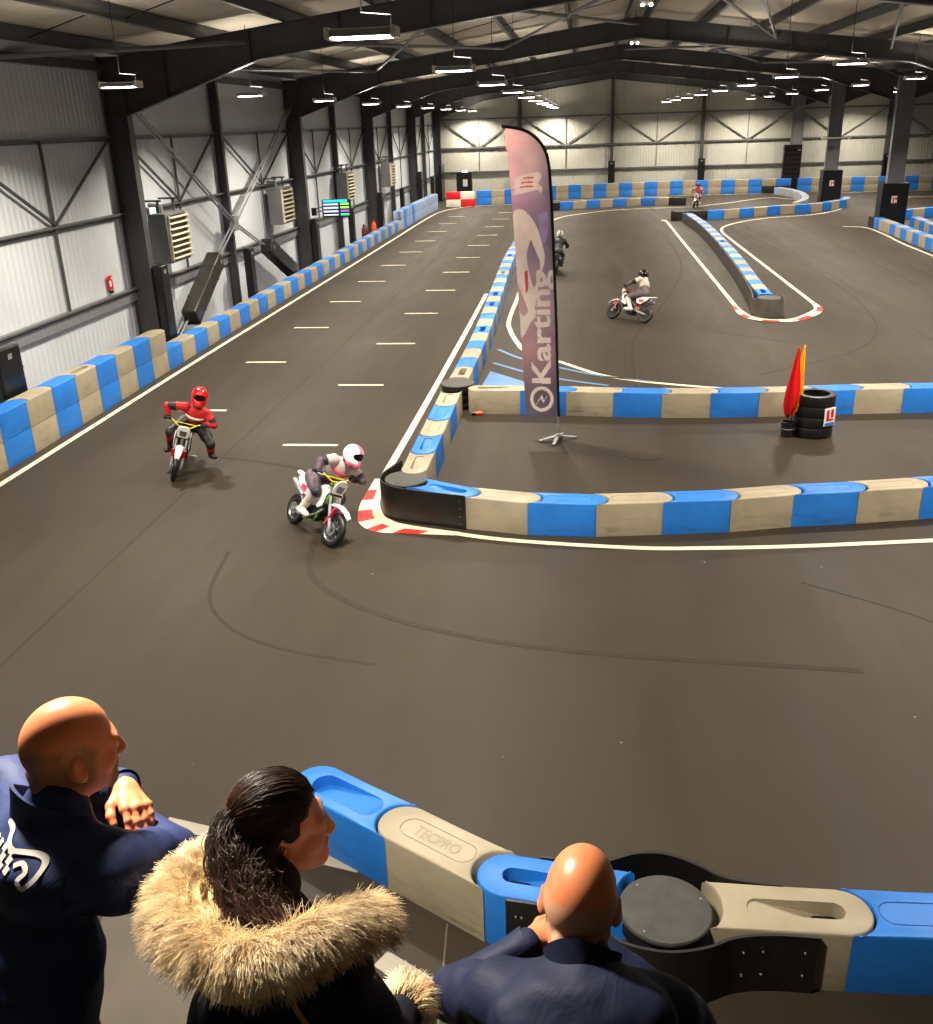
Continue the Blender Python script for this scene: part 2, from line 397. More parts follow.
paint('edge_line', arc_pts([(4.40, 57.75), (4.64, 57.6), (4.66, 50), (4.68, 40), (4.7, 30.5)]), .13, M['paint'])
paint('edge_line', arc_pts([(7.1, 30.6), (7.02, 40), (6.95, 48.2), (6.97, 51.6), (7.4, 54), (8.6, 56.3), (10.4, 58.2), (13.2, 59.7), (15.2, 62.4), (16.3, 65.3)]), .13, M['paint'])
paint('edge_line', [(16.3, 65.3), (16.1, 66.9)], .16, M['paint'])
paint('edge_line', arc_pts([(-1.9, 59.0), (-1.3, 61.4), (-.2, 63.2), (2.3, 65.6), (6.85, 66.6)]), .13, M['paint'])
paint('edge_line', arc_pts([(7, 66.4), (10, 69.5), (12.8, 72.5), (14.4, 70.2)]), .13, M['paint'])
paint('edge_line', arc_pts([(16.6, 74.9), (20.7, 76), (26, 76)]), .13, M['paint'])
paint('edge_line', arc_pts([(13.2, 52.9), (14.1, 52.2), (14.15, 49), (13.95, 45.5), (13.9, 41)]), .13, M['paint'])
paint('edge_line', [(21.5, 70.4), (24, 70.6)], .12, M['paint'])
paint('pit_line', [(-3.50, 6.32), (-2.95, 6.20), (-1.7, 5.92)], .125, M['paint_pit'])
paint('pit_line', [(-1.36, 5.04), (-.78, 4.70), (0.4, 4.15)], .16, M['paint_pit'])
for (x, y0) in ((-7.99, 19.0), (-5.02, 16.7)):
    for k in range(11 if x < -6 else 12):
        MB().box((x, y0+4.42*k, .003), (1.05, .10, .006)).build('grid_mark', M['paint'], fl, smooth=0)
for a, b2 in (((-1.6, 5.7), (-1.55, 4.3)), ((-.93, 5.4), (-.86, 4.3)), ((-3.1, 5.6), (-2.9, 4.0))):
    paint('floor_joint', [a, b2], .012, M['joint'], .003)
for x in (-6.45, 8.9, 11.2):
    paint('floor_joint', [(x, 5), (x-.02, 25), (x, 60)], .02, M['skid'], .0025)
MB().add([(-3.6, 5.60, .004), (-3.1, 5.72, .004), (-2.2, 4.6, .004), (-2.4, 3.6, .004), (-3.3, 3.6, .004)], [(0, 4, 3, 2, 1)]).build('pale_patch', M['lane'], fl)
def skid(pts, w): paint('skid_mark', arc_pts(pts), w, M['skid'], .0022)
skid([(-4.9, 11.9), (-4.7, 10.6), (-4.2, 9.8), (-3.4, 9.3), (-2.2, 9.0)], .05)
skid([(-6.6, 16), (-4.6, 15.2), (-3.9, 13.4), (-3.4, 11), (-1, 9.6), (3, 9.2)], .09)
skid([(2.8, 11.3), (4.0, 10.4), (4.4, 9.5)], .03)
skid([(1.2, 20.8), (1.4, 26), (2.5, 31), (3.9, 40), (4.0, 52)], .06)
skid([(7.9, 50), (8.6, 40), (8.4, 30), (7.1, 25), (4, 22)], .06)
skid([(.4, 40), (1.6, 33), (3.2, 27.5), (6, 25)], .05)
# red and white kerbs, a painted block each
def kerb(outer, inner, n, first_red, w=None, tail=False):
    O = smooth_poly([(x, y, 0) for x, y in outer], 10); I = smooth_poly([(x, y, 0) for x, y in inner], 10)
    def at(P_, t):
        f = t*(len(P_)-1); i = min(int(f), len(P_)-2); return P_[i].lerp(P_[i+1], f-i)
    for k in range(n):
        red = (k % 2 == 0) == first_red
        vs = []; S = 6
        for j in range(S+1):
            t = (k+j/S)/n
            o_, i_ = at(O, t), at(I, t)
            if red: i_ = o_.lerp(i_, .62)
            vs += [(o_.x, o_.y, .008), (i_.x, i_.y, .008)]
        fs = [(2*j, 2*j+2, 2*j+3, 2*j+1) for j in range(S)]
        MB().add(vs, fs).build('kerb_block', M['paint_red'] if red else M['paint'], fl)
        if red:
            vs2 = []
            for j in range(S+1):
                t = (k+j/S)/n; o_, i_ = at(O, t), at(I, t); i2 = o_.lerp(i_, .6)
                vs2 += [(i2.x, i2.y, .006), (i_.x, i_.y, .006)]
            MB().add(vs2, fs).build('kerb_block', M['paint'], fl)
kerb([(-3.42, 14.9), (-3.42, 14.2), (-3.41, 13.68), (-3.30, 13.06), (-3.08, 12.74), (-2.85, 12.64), (-2.45, 12.62), (-1.7, 12.58)],
     [(-3.24, 14.9), (-3.18, 14.3), (-3.10, 13.75), (-2.95, 13.30), (-2.78, 13.1), (-2.6, 12.98), (-2.2, 12.84), (-1.7, 12.70)], 9, False)
kerb([(4.62, 30.7), (4.58, 29.6), (4.72, 28.75), (5.21, 28.2), (5.98, 28.15), (6.72, 28.95), (7.16, 30), (7.16, 31.2)],
     [(4.76, 30.7), (4.82, 29.7), (4.98, 29.0), (5.3, 28.55), (5.9, 28.5), (6.45, 29.2), (6.92, 30.1), (7.04, 31.2)], 10, True)
# manhole cover ring flush with the floor
MB().lathe([(.33, 0), (.33, .006), (.30, .009), (.0, .007)], 28, 0, Matrix.Translation((1.1, 16.3, 0))).build('manhole_cover', M['tarmac'], fl)
# ------------------------------------------------------------------ barrier blocks
from mathutils.geometry import tessellate_polygon
BL, BW, BH = .913, .42, .497
def offset(poly, d):
    n = len(poly); out = []
    for i in range(n):
        a, b2, c = Vector(poly[i-1]), Vector(poly[i]), Vector(poly[(i+1) % n])
        e1 = (b2-a).normalized(); e2 = (c-b2).normalized()
        n1 = Vector((-e1.y, e1.x)); n2 = Vector((-e2.y, e2.x)); nn = (n1+n2)
        nn = nn.normalized() if nn.length > 1e-6 else n1
        k = d/max(.5, nn.dot(n1)); out.append((b2.x+nn.x*k, b2.y+nn.y*k))
    return out
def stadium(x0, x1, r, n=10):
    return [(x1+r*math.cos(-PI/2+PI*i/n), r*math.sin(-PI/2+PI*i/n)) for i in range(n+1)]+[(x0+r*math.cos(PI/2+PI*i/n), r*math.sin(PI/2+PI*i/n)) for i in range(n+1)]
def block_mesh(name, mat, variant, concave=True):
    L, W, H = BL, BW, BH
    xe = -L/2+.007; rc = W/2-.005
    out = [(xe, -W/2), (0, -W/2)]+[(L/2-.003, -W/2)]+[(L/2+rc*math.cos(-PI/2+PI*i/14)*.975, rc*math.sin(-PI/2+PI*i/14)) for i in range(1, 14)]+[(L/2-.003, W/2), (0, W/2), (xe, W/2)]
    if concave == 'shallow':
        out += [(xe+.11*math.sin(PI*i/14), W/2*math.cos(PI*i/14)) for i in range(1, 14)]
    elif concave:
        r = W/2-.001
        out += [(xe+r*math.sin(PI*i/14), r*math.cos(PI*i/14)) for i in range(1, 14)]
    else: out += [(-L/2-W/2*.98*math.sin(PI*i/14), W/2*math.cos(PI*i/14)) for i in range(1, 14)]
    n = len(out); m_ = MB()
    rings = [(.002, .012), (.02, 0), (H-.016, 0), (H-.005, -.005), (H, -.014)]
    vs = []
    for z, d in rings:
        o_ = offset(out, -d if d < 0 else d*.0) if d else out
        vs += [(x, y, z) for x, y in o_]
    fs = [(k*n+i, k*n+(i+1) % n, (k+1)*n+(i+1) % n, (k+1)*n+i) for k in range(len(rings)-1) for i in range(n)]
    m_.add(vs, fs)
    top = offset(out, .014); base = (len(rings)-1)*n
    if variant == 'plain_top':
        inner = stadium(-.12, .36, .105)
    elif variant == 'slot':
        inner = stadium(-.10, .40, .075)
    else:
        inner = stadium(-.10, .36, .12)
    k = len(inner)
    tri = tessellate_polygon([[Vector((x, y, 0)) for x, y in top], [Vector((x, y, 0)) for x, y in inner]])
    i0 = len(m_.v); m_.v += [(x, y, H) for x, y in inner]
    for t in tri:
        t = [base+q if q < n else i0+q-n for q in t]
        a, b2, c = (Vector(m_.v[q]) for q in t)
        if (b2-a).cross(c-a).z < 0: t = t[::-1]
        m_.f.append(tuple(t)); m_.mi.append(0)
    if variant == 'plain_top':             # a fine moulded oval line
        prev = i0; cur = inner
        for d, z in ((.003, H-.007), (.008, H-.007), (.011, H-.001)):
            cur = offset(inner, d); j = len(m_.v); m_.v += [(x, y, z) for x, y in cur]
            for i in range(k): m_.f.append((prev+i, prev+(i+1) % k, j+(i+1) % k, j+i)); m_.mi.append(0)
            prev = j
        m_.f.append(tuple(prev+i for i in range(k))); m_.mi.append(0)
    else:
        dep = (lambda x: .016+.11*max(0, (x+.10)/.5)**1.4) if variant == 'slot' else (lambda x: .006+.085*max(0, (x+.1)/.5)**1.5)
        cur = offset(inner, .006); j = len(m_.v); m_.v += [(x, y, H-dep(x)) for x, y in cur]
        for i in range(k): m_.f.append((i0+i, i0+(i+1) % k, j+(i+1) % k, j+i)); m_.mi.append(0)
        m_.f.append(tuple(j+i for i in range(k))); m_.mi.append(0)
        if variant == 'slot':              # black slab in the deep end, standing in for the hole's inner shade
            m_.prism(stadium(.30, .40, .05, 6), H-.118, H-.10, 1)
    o = m_.build(name, [mat, M['black']], smooth=40)
    me = o.data; bpy.data.objects.remove(o); return me
BM = {}
for cname, mt in (('blue', 'blue'), ('beige', 'beige'), ('pale', 'pale'), ('red', 'red_p'), ('white', 'white_p'), ('black', 'rubber')):
    for var in ('plain_top', 'slot', 'dish'):
        BM[cname, var] = block_mesh('barrier_block', M[mt], var)
BM['beige', 'end'] = block_mesh('barrier_block', M['beige'], 'slot', concave=False)
for c_ in ('blue', 'beige'): BM[c_, 'by_drum'] = block_mesh('barrier_block', M[c_], 'slot', concave='shallow')
BM['black', 'end'] = block_mesh('barrier_block', M['rubber'], 'plain_top', concave=False)
CN = {'blue': 'blue', 'beige': 'grey-beige', 'pale': 'pale blue', 'red': 'red', 'white': 'white', 'black': 'black-faced'}
def put_block(x, y, z, ang, col, var, label, group):
    o = bpy.data.objects.new('barrier_block', BM[col, var]); C.objects.link(o)
    o.location = (x, y, z); o.rotation_euler = (0, 0, ang); return tag(o, label, 'barrier block', group)
def walk(pts, pitch, start=0):
    P_ = smooth_poly([(x, y, 0) for x, y in pts], 12); cum = [0]
    for a, b2 in zip(P_[:-1], P_[1:]): cum.append(cum[-1]+(b2-a).length)
    def at(s):
        for i in range(len(P_)-1):
            if s <= cum[i+1] or i == len(P_)-2:
                t = (s-cum[i])/max(1e-9, cum[i+1]-cum[i]); return P_[i].lerp(P_[i+1], t)
    k = 0; out = []
    while start+(k+1)*pitch <= cum[-1]+.05:
        a, b2 = at(start+k*pitch), at(start+(k+1)*pitch); out.append((a, b2)); k += 1
    return out
def run(pts, cols, phrase, group, z=0, flip=False, pitch=.925, slots=(), start=0, skip=(), last=None):
    cnt = {}
    segs = walk(pts, pitch, start)
    for k, (a, b2) in enumerate(segs):
        col = cols[k] if k < len(cols) and not isinstance(cols, str) else None
        if col is None: col = cols[-2:][k % 2] if not isinstance(cols, str) else cols
        if k in skip: continue
        if last and k >= len(segs)-2: col = last
        cnt[col] = cnt.get(col, 0)+1
        c = (a+b2)/2; d = b2-a; ang = math.atan2(d.y, d.x)+(PI if flip else 0)
        var = 'slot' if k in slots else 'plain_top'
        put_block(c.x, c.y, z, ang, col, var, '%s %s barrier block %s' % (ordn(cnt[col]), CN[col], phrase), group)
# foreground run below the spectators
F1b = [((-2.12, 6.35), (-1.32, 5.89)), ((-1.32, 5.89), (-.52, 5.425)), ((-.485, 5.405), (.40, 5.285)), ((.89, 5.235), (1.80, 5.24)), ((1.80, 5.24), (2.72, 5.27)), ((2.72, 5.27), (3.64, 5.3))]
NL = [('blue', 'dish', 'blue barrier block with dished top behind the curly-haired woman'), ('beige', 'plain_top', 'grey-beige barrier block with moulded oval between two blue blocks below spectators'),
      ('blue', 'by_drum', 'slotted blue barrier block in front of the stooping bald man'), ('beige', 'by_drum', 'slotted grey-beige barrier block right of the foreground black drum'),
      ('blue', 'plain_top', 'blue barrier block at the lower right picture corner'), ('beige', 'plain_top', 'grey-beige barrier block past the lower right picture edge')]
for k, ((a, b2), (col, var, lab)) in enumerate(zip(F1b, NL)):
    ang = math.atan2(b2[1]-a[1], b2[0]-a[0])+(PI if k < 3 else 0)
    o = put_block((a[0]+b2[0])/2, (a[1]+b2[1])/2, 0, ang, col, var, lab, 'foreground barrier')
vs, fs = [], []
near_beige = [o for o in bpy.data.objects if o.get('label') == NL[1][2]][0]
# front divider facing the spectators
run([(-2.50, 13.45), (-1.66, 13.06), (-.77, 12.87), (.15, 12.83), (1.07, 12.94), (1.99, 13.06), (2.94, 13.3), (3.86, 13.46), (4.81, 13.66), (5.75, 13.9), (7.6, 14.4)], ['blue', 'beige'], 'right of the corner drum in the front divider', 'front divider blocks', slots=(0,), pitch=.935)
run([(-2.58, 14.02), (-2.6, 18.95)], ['beige', 'blue'], 'going back from the corner drum in the left divider', 'left divider blocks', flip=True, pitch=.955, slots=(0, 1, 4))
run([(-2.57, 19.72), (-2.57, 24.3), (-2.72, 30.8), (-2.88, 37), (-2.93, 41.2), (-2.9, 44), (-2.75, 55), (-2.6, 65.6)], ['beige', 'blue'], 'beyond the second drum in the long divider', 'long divider blocks', slots=(0, 5, 9, 11, 16, 21))
put_block(-1.63, 18.99, 0, PI, 'beige', 'end', 'rounded grey-beige end block beside the second drum', 'second divider blocks')
run([(-1.21, 18.97), (-.3, 18.9), (.6, 18.82), (1.55, 18.76), (2.5, 18.77), (3.45, 18.84), (4.4, 18.93), (5.35, 19.06), (6.4, 19.14), (10, 19.3)], ['blue', 'beige'], 'of the divider behind the feather flag', 'second divider blocks')
# slim divider in the middle of the hall
run([(5.42, 29.75), (5.5, 32.5), (5.67, 36), (5.85, 41.4), (5.97, 50), (5.75, 57.2)], ['blue', 'beige'], 'from the near black end of the slim divider', 'slim divider blocks', slots=(0, 14))
# far runs
run([(4.9, 57.85), (6.82, 57.97), (8.86, 58.75), (11.3, 60.2), (13.2, 60.9), (14.6, 62.3), (15.9, 64.0), (16.45, 66.0)], ['black', 'black', 'blue', 'beige'], 'of the curved run before the far columns', 'curved far run blocks', pitch=.98)
run([(13.9, 75.6), (14.4, 73.5), (14.5, 70.5), (14.15, 67.0), (13.4, 64.0), (12.5, 62.2)], ['pale', 'beige'], 'of the bent run behind the second far column pad', 'bent far run blocks', pitch=.955)
run([(-2.4, 65.8), (-1.4, 66.55), (2.07, 68.0), (5.3, 68.35), (7.2, 67.6)], ['black', 'blue', 'beige', 'blue', 'beige', 'blue', 'beige', 'blue', 'beige', 'black', 'black'], 'of the low run before the gable wall', 'low far run blocks', pitch=.96)
for zz, ph in ((0, 'in lower row along gable wall'), (.5, 'in upper row along gable wall')):
    run([(-7.6, 71.75), (-5.4, 72.6), (-3.25, 74.9), (1.2, 76.3), (7.9, 77.5), (10, 77.35), (13.0, 77.0), (15.3, 76.9)], ['blue', 'beige', 'beige', 'blue', 'beige'] if False else ['blue', 'beige'], ph, 'gable wall blocks', z=zz, pitch=.965, last='black' if zz == 0 else None)
    run([(15.6, 76.9), (18, 76.85), (24.8, 76.5), (29, 76.5)], ['blue', 'beige'], ph+' right of rack', 'gable wall blocks, right', z=zz)
run([(14.62, 53.0), (14.64, 51.6), (14.6, 49.2), (14.5, 45.6), (14.4, 40.5)], ['black', 'blue', 'beige'], 'beside the nearest right column pad', 'right run blocks', pitch=.945)
run([(16.4, 52.2), (16.3, 50.4), (16.1, 47.6), (16.0, 44)], ['blue', 'beige'], 'of the second run right of the column pad', 'second right run blocks')
run([(16.6, 55.6), (18.0, 56.6), (20.5, 58)], ['blue', 'beige'], 'of the short run behind the nearest right column', 'short right run blocks')
# left wall: one row all along, a second row on top near the front and far back
LW = [(-10.36, 10.58), (-10.36, 18), (-10.42, 24), (-10.47, 34), (-10.47, 43), (-10.5, 52), (-10.45, 56.5), (-10.4, 62), (-10.3, 70.2)]
segs = walk(LW, .922)
cnt = {}; ups = {}
for k, (a, b2) in enumerate(segs):
    y = (a.y+b2.y)/2; far = y > 56.2
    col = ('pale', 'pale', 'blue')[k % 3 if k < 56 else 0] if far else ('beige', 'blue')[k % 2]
    cnt[col] = cnt.get(col, 0)+1; ang = math.atan2(b2.y-a.y, b2.x-a.x)
    put_block((a.x+b2.x)/2, y, 0, ang, col, 'plain_top', '%s %s barrier block in the bottom row along left wall' % (ordn(cnt[col]), CN[col]), 'left wall bottom row')
    if y < 22.2 or far:
        ups[col] = ups.get(col, 0)+1
        put_block((a.x+b2.x)/2, y, .5, ang, col, 'slot' if k == 8 else 'plain_top', '%s %s barrier block in the top row along left wall' % (ordn(ups[col]), CN[col]), 'left wall top row')
for i in range(2):
    for j in range(2):
        col = 'red' if (i+j) % 2 else 'white'
        put_block(-9.25+.92*i, 71.05+.06*i, BW*0+.5*j, 0, col, 'plain_top', '%s barrier block %s of the chequered stack in the far corner' % (col, ('bottom left', 'bottom right', 'top left', 'top right')[2*j+i]), 'chequered corner blocks')

# ------------------------------------------------------------------ drums, rubber sheets
TY = [(.16, 0), (.25, 0), (.30, .015), (.318, .05), (.318, .11), (.30, .145), (.25, .16), (.16, .16), (.19, .08), (.16, 0)]
def drum(loc, r, h, label, lidr=None, lid_mat='disc'):
    t = empty('tyre_drum', loc, 0, label, 'tyre drum')
    n = 3; hh = (h-.04)/n
    for k in range(n):
        MB().lathe([(rr/.318*r*.97, z/.16*hh+k*hh) for rr, z in TY], 32).build('tyre', M['rubber'], t)
    lr = lidr or r
    MB().lathe([(0, h-.04), (lr*.97, h-.04), (lr, h-.03), (lr, h-.012), (lr*.975, h), (0, h)], 40).build('lid', M[lid_mat], t, smooth=30)
    if lr > .25:
        for a in (.4, 2.3, 4.1): MB().lathe([(.008, h), (.008, h+.003), (0, h+.004)], 8, 0, Matrix.Translation((lr*.85*math.cos(a), lr*.85*math.sin(a), 0))).build('bolt', M['galv'], t)
    return t
drum((.62, 5.17, 0), .315, .50, 'wide black rubber drum with flat round lid in the foreground barrier')
drum((-2.64, 13.66, 0), .34, .485, 'black lidded drum at the corner where two dividers meet')
drum((-2.55, 19.30, 0), .33, .53, 'black lidded drum where the long divider meets the flag divider', .36)
drum((5.43, 29.26, 0), .36, .497, 'black drum at the near end of the slim divider')
def sheet_obj(pts, z0, z1, label, mat='rubber', th=.022, bolts=()):
    P_ = smooth_poly([(x, y, 0) for x, y in pts], 8); k = len(P_); vs = []
    for i, p in enumerate(P_):
        t = (P_[min(i+1, k-1)]-P_[max(i-1, 0)]).normalized(); n_ = Vector((-t.y, t.x, 0))*th/2
        for q in (p+n_, p-n_):
            vs += [(q.x, q.y, z0), (q.x, q.y, z1)]
    fs = []
    for i in range(k-1):
        a, b2 = 4*i, 4*i+4
        fs += [(a, a+1, b2+1, b2), (a+2, b2+2, b2+3, a+3), (a+1, a+3, b2+3, b2+1), (a, b2, b2+2, a+2)]
    fs += [(0, 2, 3, 1), (4*k-4, 4*k-3, 4*k-1, 4*k-2)]
    o = MB().add(vs, fs).build('rubber_sheet', M[mat], smooth=40); tag(o, label, 'rubber sheet')
    if bolts:
        for x, y, z, nx, ny in bolts: MB().tube([(x, y, z), (x+nx*.012, y+ny*.012, z)], .007, 8).build('bolt', M['galv'], o)
    return o
W1 = [(-.47, 5.17), (-.10, 5.115), (.14, 4.99), (.32, 4.86), (.60, 4.805), (.86, 4.86), (1.05, 4.955), (1.3, 5.005), (1.60, 5.008)]
sheet_obj(W1, .0, .49, 'black rubber sheet bowed around the front of the foreground drum', bolts=[(x, y, z, 0, -1) for x, y in ((-.40, 5.15), (-.36, 5.145), (1.25, 4.985), (1.12, 4.965), (1.52, 4.995)) for z in (.16, .36)])
sheet_obj([(-.25, 5.60), (.05, 5.575), (.22, 5.59), (.45, 5.69), (.66, 5.70), (.86, 5.62), (1.05, 5.50), (1.30, 5.458), (1.45, 5.456)], .0, .50, 'black rubber sheet curving behind the foreground drum')
sheet_obj([(-2.84, 14.38), (-2.93, 14.08), (-3.02, 13.75), (-3.0, 13.45), (-2.84, 13.22), (-2.6, 13.08), (-2.2, 12.96), (-1.64, 12.815)], .0, .53, 'black rubber sheet wrapped round the corner of the front divider', bolts=[(-1.72, 12.83, z, -.1, -1) for z in (.08, .2, .32, .44)])
sheet_obj([(5.86, 29.7), (5.84, 29.2), (5.72, 28.86), (5.4, 28.78), (5.06, 28.9), (4.98, 29.3), (5.08, 30.1), (5.18, 31.5), (5.24, 32.5), (5.405, 36), (5.585, 41.4), (5.715, 50), (5.48, 57.1)], .0, .5, 'long worn rubber sheet covering the slim divider from its end', 'rubber_worn')

# ------------------------------------------------------------------ column pads
def pad(c, d, label, mat='pad', T=None, sticker=None, face='x'):
    """foam pad with a hem and a small maker's patch"""
    t = MB().box((0, 0, 0), d).build('column_pad', M[mat], smooth=40, bevel=min(.05, d[0]*.2), seg=3)
    if T: t.matrix_world = T
    else: t.location = c
    tag(t, label, 'column pad')
    s_ = MB()
    if face == 'x': s_.box((d[0]/2+.003, 0, d[2]/2-.18), (.006, .13, .10))
    else: s_.box((0, -d[1]/2-.003, d[2]/2-.18), (.13, .006, .10))
    s_.build('patch', M['galv'] if not sticker else M['white'], t)
    if sticker: pass
    for z in (-.25*d[2], .25*d[2]): MB().box((0, 0, z), (d[0]+.006, d[1]+.006, .02)).build('strap', M[mat], t)
    return t
for y, w, h, lab in ((16.85, .8, 1.85, 'black pad on the nearest left wall post'), (24.35, .5, 2.35, 'tall black pad on the column beside the first louvred heater'), (31.3, .42, 1.95, 'black pad on the wall post below the tube bracing'),
                     (39.7, .55, 2.1, 'black pad on the column below the timing screen bracket'), (46.3, .45, 2.0, 'black pad on the post behind the timing screen'), (53.4, .5, 2.2, 'black pad on the third tall left column'),
                     (60.0, .5, 2.0, 'black pad on the post past the fourth heater'), (67.0, .6, 2.6, 'black pad on the fourth tall left column'), (72.6, .6, 2.0, 'short black pad on the last left post'), (77.2, 1.6, 2.6, 'wide black pad in the far left corner')):
    pad((-10.86, y, h/2+.002), (.25, w, h), lab)
def tilt_pad(a, b2, lab, mat):
    a, b2 = Vector(a), Vector(b2); z = (b2-a).normalized(); x = Vector((1, 0, 0)); y = z.cross(x)
    T = Matrix((x, y, z)).transposed().to_4x4(); T.translation = (a+b2)/2
    pad(None, (.44, .5, (b2-a).length), lab, mat, T)
tilt_pad((-10.98, 26.15, .62), (-10.98, 28.65, 1.95), 'dark brown pad slanting on the wall brace left of the middle post', 'pad_brown')
tilt_pad((-10.98, 36.4, .5), (-10.98, 33.6, 1.75), 'black pad slanting on the wall brace right of the middle post', 'pad')
for x, lab in ((2.05, 'black pad on the gable post below the ridge'), (8.75, 'black pad on the gable post right of the ridge'), (22.1, 'black pad on the gable post between the right columns'), (-4.9, 'black pad on the gable post behind the feather flag')):
    pad((x, WB-.55, 1.25), (.5, .3, 2.5), lab, face='y')
def col_pad(x, y, w, d, h, lab):
    x = x+.12
    m_ = MB(); th = .12
    for c, dd in (((0, -d/2, h/2), (w, th, h)), ((0, d/2, h/2), (w, th, h)), ((-w/2, 0, h/2), (th, d+th, h)), ((w/2, 0, h/2), (th, d+th, h))): m_.box(c, dd)
    o = m_.build('column_pad', M['pad'], smooth=40, bevel=.025); o.location = (x, y, .002); tag(o, lab, 'column pad')
    s = MB().box((-.02, -d/2-th/2-.004, h*.62), (.27, .008, .34)).build('sign', M['white'], o)
    m2 = MB(); m2.box((-.06, -d/2-th/2-.010, h*.62), (.07, .006, .22)); m2.box((.06, -d/2-th/2-.010, h*.62+.04), (.09, .006, .14)); m2.box((-.02, -d/2-th/2-.010, h*.62-.14), (.2, .006, .03))
    m2.build('sign_print', M['red_p'], s)
col_pad(VX, 53.3, 1.16, .8, 2.05, 'black boxed pad with red and white sign on nearest right column')
col_pad(VX, 66.6, 1.08, .8, 2.05, 'black boxed pad with red and white sign on second right column')
t = empty('equipment_rack', (15.15, 77.55, 0), 0, 'tall black slatted rack against the third right column', 'equipment rack')
MB().box((0, 0, 1.65), (1.25, .5, 3.3)).build('cabinet', M['black'], t, bevel=.02)
m_ = MB()
for k in range(9): m_.box((0, -.26, .35+.33*k), (1.1, .03, .05))
m_.build('shelf_front', M['pad'], t)
MB().box((.42, -.26, 2.95), (.2, .02, .14)).build('screen', M['galv'], t)
t = empty('black_cabinet', (-8.9, 75.6, 0), 0, 'black cabinet with white notice behind the chequered corner blocks', 'cabinet')
MB().box((0, 0, 1.05), (1.15, .5, 2.1)).build('body', M['black'], t, bevel=.02)
MB().box((.08, -.256, 1.35), (.34, .012, .5)).build('notice', M['white'], t)
MB().box((.05, -.1, 2.14), (.35, .2, .08)).build('lamp', emit('bulkhead lamp', (1, .97, .9), 8), t)

# ------------------------------------------------------------------ heaters, screen, wall signs
HL = ['louvred grey wall heater nearest, beside the exit sign', 'louvred grey wall heater left of the timing screen', 'louvred grey wall heater behind the timing screen', 'farthest louvred grey wall heater on the left wall']
for y, lab in zip((25.2, 35.5, 45.9, 56.6), HL):
    t = empty('wall_heater', (-11.12, y+.65, 2.9), 0, lab, 'wall heater', 'wall heaters')
    MB().box((0, 0, 0), (.5, 1.35, 1.28)).build('housing', M['steel_mid'], t, bevel=.02)
    MB().box((.255, 0, 0), (.02, 1.2, 1.14)).build('grille_backing', M['black'], t)
    m_ = MB()
    for k in range(8):
        m_.box((0, 0, 0), (.13, 1.22, .018), 0, Matrix.Translation((.30, 0, -.52+.148*k)) @ Matrix.Rotation(.15, 4, 'Y'))
    for yy in (-.62, .62): m_.box((.28, yy, 0), (.08, .03, 1.16))
    m_.build('louvre', M['grille'], t, smooth=0)
    b_ = MB(); b_.bar((0, -.5, .64), (0, -.5, .95), .05); b_.bar((0, .5, .64), (0, .5, .95), .05); b_.bar((-.4, -.5, .95), (.1, -.5, .95), .05); b_.bar((-.4, .5, .95), (.1, .5, .95), .05)
    b_.build('bracket', M['steel'], t, smooth=0)
    MB().tube([(0, -.3, .64), (0, -.3, .8), (-.35, -.3, .85)], .05, 8).build('flue', M['galv'], t)
t = empty('timing_screen', (-10.27, 41.2, 2.36), .12, 'flat timing screen with coloured rows on arm from left column', 'screen')
MB().box((0, 0, 0), (1.22, .07, .72)).build('casing', M['black'], t, bevel=.012)
for nm, col, boxes in (('cyan_bar', (.02, .45, .55), [(-.05, .29, 1.02, .10)]), ('white_row', (.45, .55, .75), [(-.24, .16, .62, .075), (-.24, .02, .62, .075), (-.24, -.12, .62, .075), (-.24, -.26, .62, .06)]),
                       ('green_row', (.25, .75, .1), [(.34, .17, .36, .08), (.34, .03, .36, .08)]), ('violet_row', (.3, .08, .55), [(.34, -.11, .36, .08)]), ('teal_row', (.05, .6, .25), [(.34, -.25, .36, .08)])):
    m_ = MB()
    for x, z, w, h in boxes: m_.box((x, -.038, z), (w, .006, h))
    m_.build(nm, emit('screen '+nm, col, 1.0), t, smooth=0)
m_ = MB()
for z in (.08, -.08): m_.tube([(-.55, .05, z), (-.72, -.8, z*.8), (-.74, -1.48, z*.6)], .025, 8)
m_.box((-.74, -1.50, 0), (.2, .06, .3)); m_.build('wall_arm', M['black'], t)
t = empty('exit_sign', (-10.98, 24.62, 3.66), 0, 'small lit green exit sign on the first tall left column', 'exit sign')
MB().box((0, 0, 0), (.06, .36, .16)).build('casing', M['white'], t, bevel=.01)
MB().box((.034, 0, 0), (.008, .33, .13)).build('lit_panel', M['exit'], t)
t = MB().box((0, 0, 0), (.015, .26, .34)).build('fire_sign', M['red_p'], bevel=.004); t.location = (-11.55, 22.9, 2.12); tag(t, 'small red safety sign on the white left wall above girt', 'sign')
m_ = MB(); m_.box((.009, 0, -.02), (.004, .10, .14)); m_.box((.009, .08, .1), (.004, .05, .05)); m_.build('pictogram', M['white'], t); MB().box((.009, 0, -.22), (.006, .2, .08)).build('caption_plate', M['black'], t)
orange = simple('orange paint', (.86, .33, .07), .4); dred = simple('dark red paint', (.40, .09, .05), .4)
